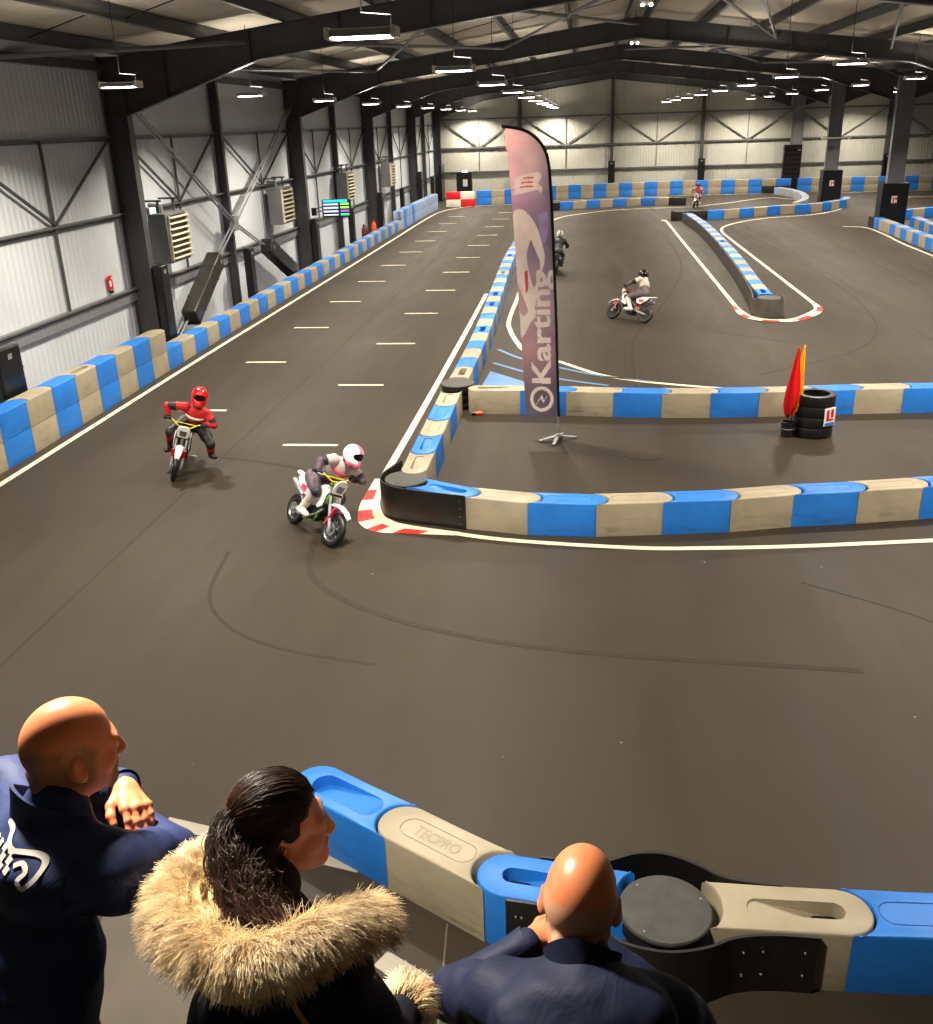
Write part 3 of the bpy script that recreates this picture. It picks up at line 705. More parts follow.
for y, mt, lab in ((48.9, dred, 'dark red fire extinguisher behind left barrier by third column'), (51.3, orange, 'orange fire extinguisher beside the third tall left column')):
    t = empty('fire_extinguisher', (-10.88, y, .0), 0, lab, 'fire extinguisher', 'extinguishers')
    MB().lathe([(.10, .02), (.13, .05), (.135, .62), (.11, .78), (.05, .86), (.04, .92)], 18).build('cylinder', mt, t)
    MB().box((0, 0, .94), (.1, .22, .05)).build('valve_handle', M['black'], t, bevel=.01)
    MB().tube([(0, .05, .92), (.1, .18, .8), (.12, .17, .5), (.12, .12, .35)], .02, 8).build('hose', M['black'], t)
for k, (x, y, lab) in enumerate(((-2.13, 18.90, 'upright orange cylinder beside the second drum'), (-2.06, 18.70, 'small orange cylinder lying before the second drum'))):
    t = empty('orange_cylinder', (x, y, 0), 0, lab, 'orange cylinder')  # two orange cylinders of unknown use, shaped like lamps
    if k == 0:
        MB().lathe([(.055, 0), (.06, .03), (.045, .06), (.045, .33), (.03, .36), (0, .365)], 14).build('lens', orange, t); MB().lathe([(.075, 0), (.075, .05), (.05, .06)], 14).build('base', M['black'], t)
    else:
        MB().tube([(-.06, 0, .04), (.08, .03, .04)], .038, 12).build('lens', orange, t); MB().tube([(-.13, -.015, .04), (-.06, 0, .04)], .042, 12).build('base', M['black'], t)
t = empty('twin_spotlight', (VX, 66.3, 3.95), 0, 'white twin-headed emergency light on the second right column', 'emergency light')
MB().box((0, -.5, 0), (1.5, .06, .07)).build('bar', M['white'], t, bevel=.01)
for s in (-1, 1): MB().lathe([(.05, -.1), (.12, -.08), (.13, .06), (.05, .1)], 14, 0, Matrix.Translation((s*.78, -.5, 0)) @ Matrix.Rotation(PI/2, 4, 'X')).build('lamp_head', M['white'], t)
MB().box((0, -.45, 0), (.1, .12, .1)).build('bracket', M['steel'], t)
for x, y, z, lab in ((1.55, 28.5, 8.25, 'bright twin emergency light under the ridge near the camera'), (1.75, 39.3, 8.05, 'small bright emergency light below the ridge of second rafter')):
    t = empty('ridge_light', (x, y, z), 0, lab, 'emergency light')
    MB().box((0, 0, 0), (.34, .2, .1)).build('housing', M['white'], t, bevel=.02)
    for s in (-1, 1): MB().lathe([(0, -.04), (.035, -.035), (.045, 0), (.03, .03)], 12, 0, Matrix.Translation((s*.11, -.08, -.05))).build('lamp_head', M['lamp'], t)
    MB().tube([(0, 0, .05), (0, 0, roof_z(x)-z-.05)], .012, 6).build('drop_rod', M['steel'], t)

# ------------------------------------------------------------------ hall lights
def hall_light(first):
    t = empty('hall_light', (0, 0, 0)); tag(t, 'x', 'ceiling light', 'hall lights')
    m_ = MB(); m_.box((0, 0, .06), (.62, .32, .075)); m_.build('housing', M['galv'], t, bevel=.012)
    MB().box((0, 0, .018), (.58, .28, .012)).build('diffuser', M['lamp'], t)
    for s in (-1, 1): MB().box((s*.335, 0, .06), (.06, .28, .11)).build('end_cap', M['white'], t, bevel=.01)
    MB().tube([(.3, 0, .1), (.3, .02, .22), (0, .02, .25), (0, .02, .62)], .01, 6).build('hanger', M['black'], t)
    return t
RN = ['left wall row', 'row left of the ridge', 'row right of the ridge', 'row by the right columns', 'row of the second bay']
ld = bpy.data.lights.new('hall_lamp', 'AREA'); ld.shape = 'RECTANGLE'; ld.size = .57; ld.size_y = .27; ld.energy = LAMP_W; ld.color = (1, .90, .76); ld.spread = SPREAD
lu = ld.copy(); lu.energy = LAMP_W*UP; lu.spread = PI; lu.size = .5  # upward fill added at every fixture to lift the dark roof
proto = hall_light(True); tr = tree_of(proto); first = True
for r, (x, y0, n, z) in enumerate(((-8.35, 10.8, 10, 6.27), (-2.24, 3.2, 11, 6.31), (5.76, 9.2, 10, 6.42), (11.7, 9.7, 10, 6.45), (19.2, 24, 8, 6.45))):
    for k in range(n):
        y = y0+7.4*k
        o = proto if first else copy_tree(proto, tr); first = False
        o.location = (x, y, z)
        o['label'] = 'white panel light, %s in the %s' % (ordn(k+1), RN[r])
        zr = roof_z(x)-z-.62
        hb = MB().tube([(0, .02, .62), (0, .02, .62+zr)], .008, 6).build('drop_wire', M['black'], o)
        l = bpy.data.objects.new('hall_lamp', ld); C.objects.link(l); l.location = (x, y, z-.005)
        l = bpy.data.objects.new('added_roof_fill', lu); C.objects.link(l); l.location = (x, y, z+.13); l.rotation_euler = (PI, 0, 0)

# ------------------------------------------------------------------ feather flag
FY = 17.1
t = empty('feather_flag', (-.41, FY, 0), 0, 'tall mauve feather banner on cross-foot stand behind the front divider', 'feather flag')
def pole_x(z): return -.02*max(0, z-.4)/1-.004*max(0, z-1)**1.35 if z < 4.7 else None
R_ = [(0.0, .46), (-.02, 1.0), (-.05, 2.0), (-.09, 3.0), (-.135, 4.0), (-.17, 4.6), (-.21, 4.9), (-.30, 5.12), (-.46, 5.28), (-.66, 5.38), (-.93, 5.43)]
Lf = [(-.60, .50), (-.62, 1.0), (-.67, 2.0), (-.73, 3.0), (-.79, 4.0), (-.83, 4.6), (-.86, 4.9), (-.89, 5.12), (-.91, 5.28), (-.925, 5.38), (-.94, 5.425)]
RS = smooth_poly([(x, 0, z) for x, z in R_], 6); LS = smooth_poly([(x, 0, z) for x, z in Lf], 6)
def rip(u, z): return .03*math.sin(z*2.1+u*2.2)*(1-u)+.012*math.sin(z*5.3+1+u*4)*(1-u)
nu = 58
def resample(P_, n):
    cum = [0]
    for q, r in zip(P_[:-1], P_[1:]): cum.append(cum[-1]+(r-q).length)
    ts = np.linspace(0, cum[-1], n); A = np.array([tuple(p) for p in P_]); return np.stack([np.interp(ts, cum, A[:, i]) for i in range(3)], 1)
LR, RR_ = resample(LS, 380), resample(RS, 380)
m, nt, b = nmat('banner print')
v = coords(nt); sx = N(nt, 'ShaderNodeSeparateXYZ'); nt.links.new(v, sx.inputs[0])
zr = N(nt, 'ShaderNodeMapRange'); zr.inputs[1].default_value = .4; zr.inputs[2].default_value = 5.5; nt.links.new(sx.outputs[2], zr.inputs[0])
g1 = ramp(nt, zr.outputs[0], [(0, lin((.52, .48, .53))), (.10, lin((.55, .50, .54))), (.25, lin((.80, .67, .69))), (.45, lin((.86, .77, .79))), (.62, lin((.74, .69, .75))), (.72, lin((.80, .74, .79))), (.85, lin((.90, .84, .835))), (1, lin((.92, .865, .855)))])  # printed gradient; top lightened further to offset weak light there
xr = N(nt, 'ShaderNodeMapRange'); xr.inputs[1].default_value = -.75; xr.inputs[2].default_value = -.05; nt.links.new(sx.outputs[0], xr.inputs[0])
nz = noise(nt, v, 1.4, 3, .6, .5)
g2 = ramp(nt, xr.outputs[0], [(0, (1.14, 1.06, 1.06)), (.5, (1, 1, 1)), (1, (.80, .79, .88))])
g3 = ramp(nt, nz, [(.3, (.85, .85, .9)), (.7, (1.15, 1.1, 1.1))])
nt.links.new(mixc(nt, 1., mixc(nt, 1., g1, g2, 'MULTIPLY'), g3, 'MULTIPLY'), b.inputs['Base Color']); b.inputs['Roughness'].default_value = .7; b.inputs['Specular IOR Level'].default_value = .2
tl = N(nt, 'ShaderNodeBsdfTranslucent'); mxs = N(nt, 'ShaderNodeMixShader'); mxs.inputs[0].default_value = .36
nt.links.new(b.inputs['Base Color'].links[0].from_socket, tl.inputs[0]); nt.links.new(b.outputs[0], mxs.inputs[1]); nt.links.new(tl.outputs[0], mxs.inputs[2]); nt.links.new(mxs.outputs[0], nt.nodes['Material Output'].inputs[0])
prn = simple('banner white print', (.97, .93, .91), .7, 0, .2, .06); prp = simple('banner pink print', (.90, .50, .48), .7, 0, .2, .1); pl2 = simple('banner lilac print', (.84, .78, .88), .7, 0, .2, .08)
for pm_ in (prn, prp, pl2):
    n_ = pm_.node_tree; pb = n_.nodes['Principled BSDF']; tl = N(n_, 'ShaderNodeBsdfTranslucent'); mxs = N(n_, 'ShaderNodeMixShader'); mxs.inputs[0].default_value = .36
    n_.links.new(pb.inputs['Base Color'].links[0].from_socket, tl.inputs[0]); n_.links.new(pb.outputs[0], mxs.inputs[1]); n_.links.new(tl.outputs[0], mxs.inputs[2]); n_.links.new(mxs.outputs[0], n_.nodes['Material Output'].inputs[0])
def spl(pts, n=6): return [(p.x, p.y) for p in smooth_poly([(x, y, 0) for x, y in pts+[pts[0]]], n)[:-1]]
def text_mesh(s, size, bold=.0):
    cu = bpy.data.curves.new('lettering', 'FONT'); cu.body = s; cu.size = size; cu.offset = bold; cu.resolution_u = 4
    o = bpy.data.objects.new('lettering', cu); C.objects.link(o); dg = bpy.context.evaluated_depsgraph_get()
    me = bpy.data.meshes.new_from_object(o.evaluated_get(dg)); bpy.data.objects.remove(o); bpy.data.curves.remove(cu)
    vs = [tuple(q.co) for q in me.vertices]; fs = [tuple(p.vertices) for p in me.polygons]; bpy.data.meshes.remove(me); return vs, fs
ring = lambda r, cx, cz, n=28: [(cx+r*math.cos(2*PI*i/n), cz+r*1.12*math.sin(2*PI*i/n)) for i in range(n)]
def inside(poly, X, Z):
    c = np.zeros(X.shape, bool); P_ = np.array(poly); j = len(P_)-1
    for i in range(len(P_)):
        zi, zj, xi, xj = P_[i, 1], P_[j, 1], P_[i, 0], P_[j, 0]
        if zi != zj: c ^= ((zi > Z) != (zj > Z)) & (X < (xj-xi)*(Z-zi)/(zj-zi)+xi)
        j = i
    return c
U = np.linspace(0, 1, nu+1)[None, :, None]; G = LR[:, None]*(1-U)+RR_[:, None]*U
rp = np.array([[rip(u, z) for u, z in zip(U[0, :, 0], row[:, 2])] for row in G])
Cx = (G[:-1, :-1]+G[1:, :-1]+G[:-1, 1:]+G[1:, 1:])/4; X, Z = Cx[..., 0], Cx[..., 2]
MI = np.zeros(X.shape, int)
def stamp(mi, poly, holes=()):
    k = inside(poly, X, Z)
    for h_ in holes: k &= ~inside(h_, X, Z)
    MI[k] = mi
stamp(3, spl([(-.36, 4.0), (-.20, 4.05), (-.19, 3.7), (-.27, 3.55), (-.33, 3.75)]))
stamp(1, spl([(-.80, 3.55), (-.80, 3.95), (-.74, 4.10), (-.58, 4.08), (-.40, 3.85), (-.28, 3.50), (-.25, 3.25), (-.30, 3.05), (-.38, 2.70), (-.43, 2.42), (-.52, 2.38), (-.62, 2.62), (-.74, 2.95), (-.78, 3.25)]),
      [spl([(-.49, 3.62), (-.56, 3.35), (-.53, 3.10), (-.44, 2.80), (-.36, 3.0), (-.33, 3.22), (-.40, 3.40)])])
stamp(2, spl([(-.60, 3.05), (-.55, 3.08), (-.53, 2.80), (-.58, 2.72)]))
stamp(1, spl([(-.72, 2.45), (-.62, 2.30), (-.50, 2.42), (-.40, 2.30), (-.50, 2.18), (-.58, 2.02), (-.66, 1.92), (-.70, 2.1)]))
stamp(1, spl([(-.78, 4.34), (-.60, 4.37), (-.38, 4.42), (-.31, 4.36), (-.29, 4.46), (-.36, 4.52), (-.30, 4.62), (-.35, 4.70), (-.48, 4.68), (-.62, 4.66), (-.76, 4.60), (-.74, 4.52), (-.80, 4.46), (-.72, 4.43), (-.79, 4.38)], 5))
for k, z in enumerate((4.45, 4.52, 4.59)):
    stamp(2, spl([(-.68+.04*k, z), (-.56, z+.015), (-.46, z+.01), (-.44, z+.035), (-.56, z+.035), (-.66+.03*k, z+.025)], 4))
stamp(1, ring(.215, -.30, .78), [ring(.155, -.30, .78)]); stamp(1, [(-.42, .66), (-.30, .86), (-.26, .76), (-.16, .92), (-.27, .70), (-.32, .79)])
vs, fs = text_mesh('Karting', .47, .012); mx = max(q[0] for q in vs); sc_ = 2.05/mx
for f in fs: stamp(1, [(-.145-vs[i][1]-.02*vs[i][0], 1.04+vs[i][0]*sc_) for i in f])
n1, n2 = G.shape[:2]; V1 = np.stack([G[..., 0], rp-.0025, G[..., 2]], -1).reshape(-1, 3); V2 = np.stack([G[..., 0], rp+.0025, G[..., 2]], -1).reshape(-1, 3)
ii, jj = np.meshgrid(np.arange(n1-1), np.arange(n2-1), indexing='ij'); q0 = (ii*n2+jj).ravel(); F1_ = np.stack([q0, q0+1, q0+n2+1, q0+n2], 1); o_ = n1*n2
E1 = [np.stack([np.arange(n1-1)*n2, np.arange(n1-1)*n2+n2, np.arange(n1-1)*n2+n2+o_, np.arange(n1-1)*n2+o_], 1), np.stack([np.arange(n1-1)*n2+n2-1, np.arange(n1-1)*n2+n2-1+o_, np.arange(n1-1)*n2+2*n2-1+o_, np.arange(n1-1)*n2+2*n2-1], 1)]
Fa = np.concatenate([F1_, F1_[:, ::-1]+o_]+E1); Mi = np.concatenate([MI.ravel(), MI.ravel(), np.zeros(2*(n1-1), int)])
cm = MB(); cm.v = [tuple(p) for p in np.concatenate([V1, V2])]; cm.f = [tuple(int(q) for q in f) for f in Fa]; cm.mi = [int(q) for q in Mi]
cloth = cm.build('banner', [m, prn, prp, pl2], t, smooth=60)
vs, fs = text_mesh('TECPRO', .15, .003); mx = max(q[0] for q in vs)
MB().add([(.33-q[0]*.42/mx, .055-q[1], BH+.002) for q in vs], fs).build('moulded_lettering', simple('relief-shaded beige lettering', (.53, .49, .41), .6), near_beige, smooth=0)  # letters darkened in colour to stand in for relief shading
hem = MB(); hem.tube([(p.x+.012, 0, p.z) for p in RS[:-1]]+[(-.955, 0, 5.432)], .026, 8); hem.build('pole_sleeve', M['black'], t)
pm = MB(); pm.tube([(.0, 0, .10), (0, 0, .46)], .016, 10); pm.tube([(0, 0, .10), (0, 0, .30)], .022, 10); pm.build('pole', M['galv'], t)
for a in (.35, 1.35, PI+.35, PI+1.35):
    f_ = MB(); f_.bar((.03*math.cos(a), .03*math.sin(a), .085), (.36*math.cos(a), .36*math.sin(a)*1.0, .022), .065, .02); f_.build('foot', M['galv'], t, smooth=0, bevel=.006)
MB().lathe([(.05, .05), (.055, .06), (.055, .11), (.03, .13)], 14).build('hub', M['steel_mid'], t)

# ------------------------------------------------------------------ marshal flags and tyre bin
t = empty('tyre_bin', (4.23, 17.55, 0), 0, 'black open tyre bin with red and white sign behind front divider', 'tyre bin')
for k in range(4):
    MB().lathe([(.24, .004), (.32, .002), (.341, .008), (.346, .02), (.347, .10), (.346, .176), (.341, .188), (.32, .194), (.24, .19), (.26, .1), (.24, .004)], 36, 0, Matrix.Translation((0, 0, .195*k))).build('tyre', M['rubber'], t)
s = MB().box((0, 0, 0), (.25, .012, .33)).build('sign', M['white'], t, bevel=.003); s.location = (.20, -.32, .42); s.rotation_euler = (0, 0, .55)
m_ = MB(); m_.prism([(-.08, -.06), (-.02, -.06), (-.02, .10), (.0, .10), (.0, .13), (-.08, .13)], -.009, -.006, 0, Matrix.Rotation(PI/2, 4, 'X') @ Matrix.Translation((0, 0, .0)))
m_ = MB()
for x, z, w_, h in ((-.05, .03, .055, .2), (.05, .06, .06, .14), (.02, -.05, .12, .03)): m_.box((x, -.009, z), (w_, .006, h))
m_.build('sign_print', M['red_p'], s); MB().box((0, -.009, -.13), (.21, .006, .05)).build('sign_strip', M['blue'], s)
t = empty('flag_bucket', (3.76, 17.42, 0), 0, 'small black bucket holding two furled flags beside the tyre bin', 'bucket')
MB().lathe([(.0, .004), (.10, .0), (.115, .02), (.12, .28), (.11, .28), (.10, .03), (0, .03)], 22).build('pail', M['rubber'], t); MB().lathe([(.121, .14), (.126, .15), (.121, .16)], 22).build('band', M['steel_mid'], t)
def furled(name, loc, tilt, col, lab, seed):
    o = empty(name, loc, 0, lab, 'flag'); o.rotation_euler = tilt
    MB().tube([(0, 0, 0), (0, 0, 1.62)], .012, 8).build('stick', M['black'], o)
    m_ = MB(); n = 22; rings = []; prof = [(.36, .02), (.42, .07), (.6, .105), (.85, .10), (1.1, .075), (1.35, .045), (1.56, .022), (1.62, .014)]
    vs = []
    for z, r in prof:
        for j in range(n):
            a = 2*PI*j/n; rr = r*(1+.28*math.sin(5*a+seed+z*2)+.12*math.sin(9*a+z*4)); vs.append((rr*math.cos(a), rr*.8*math.sin(a), z+.03*math.sin(3*a+seed)))
    fs = [(i*n+j, i*n+(j+1) % n, (i+1)*n+(j+1) % n, (i+1)*n+j) for i in range(len(prof)-1) for j in range(n)]+[tuple(range(n-1, -1, -1)), tuple((len(prof)-1)*n+j for j in range(n))]
    m_.add(vs, fs).build('cloth', simple(name+' cloth', col, .7, 0, .2, .12), o, smooth=60)
furled('red_flag', (3.72, 17.40, .03), (.02, .06, 0), (.86, .08, .10), 'furled red flag standing in the small black bucket', 1)
furled('yellow_flag', (3.80, 17.455, .03), (-.03, .085, 0), (.95, .66, .05), 'furled yellow flag standing behind the red flag', 3)
# ------------------------------------------------------------------ smooth implicit surfaces (for people)
from mathutils import noise as mnoise
class SDF:
    """smooth union of rounded cones and ellipsoids, meshed with surface nets"""
    def __init__(s, k=.03, rs=1.0): s.p = []; s.k = k; s.rs = rs
    def rc(s, a, b, ra, rb=None, mi=0, k=None, sub=False):
        ra = ra*s.rs; rb = ra if rb is None else rb*s.rs; s.p.append(('rc', np.array(a, float), np.array(b, float), ra, rb, mi, s.k if k is None else k, sub)); return s
    def el(s, c, r, R=None, mi=0, k=None, sub=False):
        R = np.eye(3) if R is None else np.array(R.to_3x3() if hasattr(R, 'to_3x3') else R, float)
        s.p.append(('el', np.array(c, float), np.array(r, float)*s.rs, R, 0, mi, s.k if k is None else k, sub)); return s
    def chain(s, pts, rs, mi=0, k=None):
        for i in range(len(pts)-1): s.rc(pts[i], pts[i+1], rs[i], rs[i+1], mi if not isinstance(mi, (list, tuple)) else mi[i], k)
        return s
    @staticmethod
    def _d(p, X):
        if p[0] == 'rc':
            a, b2, ra, rb = p[1], p[2], p[3], p[4]; ba = b2-a; l2 = max(1e-12, ba.dot(ba))
            t = np.clip(((X-a)@ba)/l2, 0, 1); return np.linalg.norm(X-a-t[..., None]*ba, axis=-1)-(ra+(rb-ra)*t)
        q = (X-p[1])@p[3]; r = p[2]; k0 = np.linalg.norm(q/r, axis=-1); k1 = np.linalg.norm(q/(r*r), axis=-1)
        return k0*(k0-1)/np.maximum(k1, 1e-9)
    def _bb(s, p):
        if p[0] == 'rc':
            m_ = max(p[3], p[4]); return np.minimum(p[1], p[2])-m_, np.maximum(p[1], p[2])+m_
        m_ = np.max(p[2]); return p[1]-m_, p[1]+m_
    def mesh(s, res):
        bbs = [s._bb(p) for p in s.p if not p[7]]
        lo = np.min([q[0] for q in bbs], 0)-3*res; hi = np.max([q[1] for q in bbs], 0)+3*res
        n = np.ceil((hi-lo)/res).astype(int)+1
        D = np.full(n, 9.0, np.float32); B = np.full(n, 9.0, np.float32); I = np.zeros(n, np.int16)
        for p in s.p:
            l, h_ = s._bb(p); m_ = p[6]+3*res
            i0 = np.maximum(0, np.floor((l-m_-lo)/res).astype(int)); i1 = np.minimum(n, np.ceil((h_+m_-lo)/res).astype(int)+1)
            if (i1 <= i0).any(): continue
            sl = tuple(slice(a, b2) for a, b2 in zip(i0, i1))
            X = np.stack(np.meshgrid(*[lo[q]+res*np.arange(i0[q], i1[q]) for q in range(3)], indexing='ij'), -1)
            d = s._d(p, X).astype(np.float32); k = max(1e-5, p[6]); cur = D[sl]
            if p[7]:
                hh = np.clip(.5-.5*(cur+d)/k, 0, 1); D[sl] = cur*(1-hh)+(-d)*hh+k*hh*(1-hh)
            else:
                hh = np.clip(.5+.5*(cur-d)/k, 0, 1); D[sl] = np.where(cur > 8, d, cur*(1-hh)+d*hh-k*hh*(1-hh))
                w_ = d < B[sl]; B[sl] = np.where(w_, d, B[sl]); I[sl] = np.where(w_, p[5], I[sl])
        S = D < 0
        c8 = [S[i:n[0]-1+i, j:n[1]-1+j, k:n[2]-1+k] for i in (0, 1) for j in (0, 1) for k in (0, 1)]
        cnt = sum(c.astype(np.int8) for c in c8); act = (cnt > 0) & (cnt < 8)
        idx = np.argwhere(act); vid = np.full(act.shape, -1, np.int64); vid[act] = np.arange(len(idx))
        acc = np.zeros((len(idx), 3)); num = np.zeros(len(idx))
        for ax in range(3):
            o1, o2 = [q for q in range(3) if q != ax]
            for a in (0, 1):
                for b2 in (0, 1):
                    ca = np.zeros(3, int); ca[o1] = a; ca[o2] = b2; cb = ca.copy(); cb[ax] = 1
                    da = D[tuple((idx+ca).T)]; db = D[tuple((idx+cb).T)]; mk = (da < 0) != (db < 0)
                    t = np.where(mk, da/np.where(mk, da-db, 1), 0)
                    acc += np.where(mk[:, None], ca+t[:, None]*(cb-ca), 0); num += mk
        V = lo+res*(idx+acc/np.maximum(num, 1)[:, None])
        F = []
        for ax in range(3):
            o1, o2 = (ax+1) % 3, (ax+2) % 3
            sa = [slice(0, n[q]) for q in range(3)]; sb = list(sa); sa[ax] = slice(0, n[ax]-1); sb[ax] = slice(1, n[ax])
            ch = np.argwhere(S[tuple(sa)] != S[tuple(sb)])
            ch = ch[(ch[:, o1] > 0) & (ch[:, o2] > 0) & (ch[:, o1] < n[o1]-1) & (ch[:, o2] < n[o2]-1)]
            q = []
            for d1, d2 in ((-1, -1), (0, -1), (0, 0), (-1, 0)):
                cc_ = ch.copy(); cc_[:, o1] += d1; cc_[:, o2] += d2; q.append(vid[tuple(cc_.T)])
            q = np.stack(q, 1); ins = S[tuple(ch.T)]
            q = np.where(ins[:, None], q, q[:, ::-1]); F.append(q[(q >= 0).all(1)])
        F = np.concatenate(F)
        cen = V[F].mean(1); gi = np.clip(np.rint((cen-lo)/res).astype(int), 0, n-1)
        return V, F, I[tuple(gi.T)]
def relax(V, F, it=1, f=.5):
    e = np.concatenate([F[:, [0, 1]], F[:, [1, 2]], F[:, [2, 3]], F[:, [3, 0]]])
    for _ in range(it):
        A = np.zeros_like(V); c = np.zeros(len(V))
        np.add.at(A, e[:, 0], V[e[:, 1]]); np.add.at(c, e[:, 0], 1); np.add.at(A, e[:, 1], V[e[:, 0]]); np.add.at(c, e[:, 1], 1)
        V = V*(1-f)+f*A/np.maximum(c, 1)[:, None]
    return V
def vnormals(V, F):
    nr = np.cross(V[F[:, 2]]-V[F[:, 0]], V[F[:, 3]]-V[F[:, 1]]); N_ = np.zeros_like(V)
    for i in range(4): np.add.at(N_, F[:, i], nr)
    return N_/np.maximum(np.linalg.norm(N_, axis=1), 1e-9)[:, None]
def sdf_obj(name, V, F, I, mats, parent=None, attrs=None):
    me = bpy.data.meshes.new(name); me.vertices.add(len(V)); me.vertices.foreach_set('co', V.astype(np.float32).ravel())
    me.loops.add(len(F)*4); me.loops.foreach_set('vertex_index', F.astype(np.int32).ravel())
    me.polygons.add(len(F)); me.polygons.foreach_set('loop_start', np.arange(0, len(F)*4, 4, dtype=np.int32))
    for mm in mats: me.materials.append(mm)
    me.polygons.foreach_set('material_index', I.astype(np.int32)); me.polygons.foreach_set('use_smooth', np.ones(len(F), bool))
    for an, av in (attrs or {}).items():
        a = me.attributes.new(an, 'FLOAT', 'POINT'); a.data.foreach_set('value', av.astype(np.float32))
    me.update(calc_edges=True); me.validate()
    o = bpy.data.objects.new(name, me); C.objects.link(o)
    if parent: o.parent = parent
    return o

# ------------------------------------------------------------------ pit bikes
def lerp3(a, b2, t): return tuple(a[i]+(b2[i]-a[i])*t for i in range(3))
def wheel(parent, name, rad, wid, rimcol, spokes=5):
    t = bpy.data.objects.new(name, None); C.objects.link(t); t.parent = parent; t.empty_display_size = .1
    X = Matrix.Rotation(PI/2, 4, 'Y')
    pr_ = [(rad-.075, -wid*.42), (rad-.045, -wid*.5), (rad-.02, -wid*.44), (rad-.004, -wid*.25), (rad, 0), (rad-.004, wid*.25), (rad-.02, wid*.44), (rad-.045, wid*.5), (rad-.075, wid*.42), (rad-.075, -wid*.42)]
    MB().lathe(pr_, 40, 0, X).build('tyre', M['rubber'], t)
    m_ = MB(); m_.lathe([(rad-.074, -wid*.40), (rad-.088, -wid*.3), (rad-.094, 0), (rad-.088, wid*.3), (rad-.074, wid*.40), (rad-.074, -wid*.40)], 36, 0, X)
    for k in range(spokes*2):
        a = 2*PI*k/(spokes*2); m_.bar((.012*(1 if k % 2 else -1), .025*math.cos(a), .025*math.sin(a)), (0, (rad-.085)*math.cos(a), (rad-.085)*math.sin(a)), .012, .016)
    m_.lathe([(.0, -.045), (.032, -.045), (.034, 0), (.032, .045), (0, .045)], 14, 0, X); m_.build('rim', rimcol, t)
    m_ = MB(); m_.lathe([(.045, .052), (.095, .052), (.095, .056), (.045, .056), (.045, .052)], 24, 0, X); m_.build('brake_disc', M['chrome'], t)
    return t
def pit_bike(loc, heading, lean, steer, label, plastics, accent, frame_c, wheel_c, plate, bar_c=None):
    root = empty('pit_bike', loc, 0, label, 'motorbike', 'pit bikes')
    yaw = math.atan2(-heading[0], heading[1])
    root.matrix_world = Matrix.Translation(loc) @ Matrix.Rotation(yaw, 4, 'Z') @ Matrix.Rotation(lean, 4, 'Y')
    RR, FRr = .235, .25
    ry, fy = -.555, .555
    w = wheel(root, 'rear_wheel', RR, .10, wheel_c); w.location = (0, ry, RR)
    # steering assembly pivots about the raked head tube
    hd = Vector((0, .255, .80)); ax = (Vector((0, fy, FRr))-Vector((0, .27, .84))).normalized()
    piv = Matrix.Translation(hd) @ Matrix.Rotation(-steer, 4, ax) @ Matrix.Translation(-hd)
    def st(o):
        o.matrix_parent_inverse = Matrix.Identity(4); o.matrix_basis = piv @ o.matrix_basis; return o
    w = wheel(root, 'front_wheel', FRr, .085, wheel_c); w.location = (0, fy, FRr); bpy.context.view_layer.update(); st(w)
    m_ = MB()
    for s in (-1, 1):
        m_.tube([(s*.085, fy-.0, FRr), (s*.085, .40, .555)], .024, 10)
        m_.tube([(s*.085, .40, .555), (s*.085, .275, .845)], .019, 10)
        m_.box((s*.085, fy, FRr), (.03, .06, .07))
    fk = st(m_.build('fork', M['galv'], root))
    m_ = MB()
    for s in (-1, 1): m_.prism([(-.028, -.16), (.028, -.16), (.034, .15), (-.034, .15)], -.012, .012, 0, Matrix.Translation((s*.085, .5, .42)) @ Matrix.Rotation(-.42, 4, 'X') @ Matrix.Rotation(PI/2, 4, 'X') @ Matrix.Translation((0, 0, 0)))
    st(m_.build('fork_guard', accent, root, smooth=0, bevel=.006))
    m_ = MB(); m_.box((0, .285, .815), (.21, .07, .03)); m_.box((0, .33, .70), (.21, .07, .03)); st(m_.build('fork_clamp', M['black'], root, bevel=.006))
    m_ = MB(); m_.tube([(-.36, .15, .94), (-.22, .20, .945), (-.10, .265, .875), (.10, .265, .875), (.22, .20, .945), (.36, .15, .94)], .0125, 10); m_.tube([(-.19, .215, .925), (.19, .215, .925)], .009, 8); st(m_.build('handlebar', bar_c or accent, root))
    for s in (-1, 1):
        m_ = MB(); m_.tube([(s*.24, .192, .945), (s*.37, .146, .94)], .019, 10); m_.box((s*.375, .145, .94), (.012, .045, .045)); st(m_.build('grip', M['black'], root))
        m_ = MB(); m_.tube([(s*.22, .21, .94), (s*.26, .25, .93), (s*.36, .215, .925)], .007, 6); st(m_.build('brake_lever', M['chrome'], root))
    m_ = MB(); m_.tube([(.07, .27, .86), (.12, .36, .80), (.05, .34, .62)], .007, 6); m_.tube([(-.07, .27, .86), (-.13, .36, .78), (-.08, .46, .42), (-.05, fy, FRr)], .006, 6); st(m_.build('cable', M['black'], root))
    # number plate and mudguards
    out = [(-.075, -.12), (.075, -.12), (.115, .02), (.095, .11), (.045, .15), (-.045, .15), (-.095, .11), (-.115, .02)]
    m_ = MB(); m_.prism(out, -.012, .012, 0, Matrix.Translation((0, .375, .79)) @ Matrix.Rotation(-.35, 4, 'X') @ Matrix.Rotation(PI/2, 4, 'X'))
    pl_ = st(m_.build('number_plate', plastics, root, bevel=.008))
    m_ = MB(); m_.prism([(-.05, -.05), (.05, -.05), (.06, .05), (-.06, .05)], .012, .018, 0, Matrix.Translation((0, .385, .80)) @ Matrix.Rotation(-.35, 4, 'X') @ Matrix.Rotation(PI/2, 4, 'X') @ Matrix.Rotation(PI, 4, 'Y'))
    st(m_.build('plate_patch', plate, root, smooth=0))
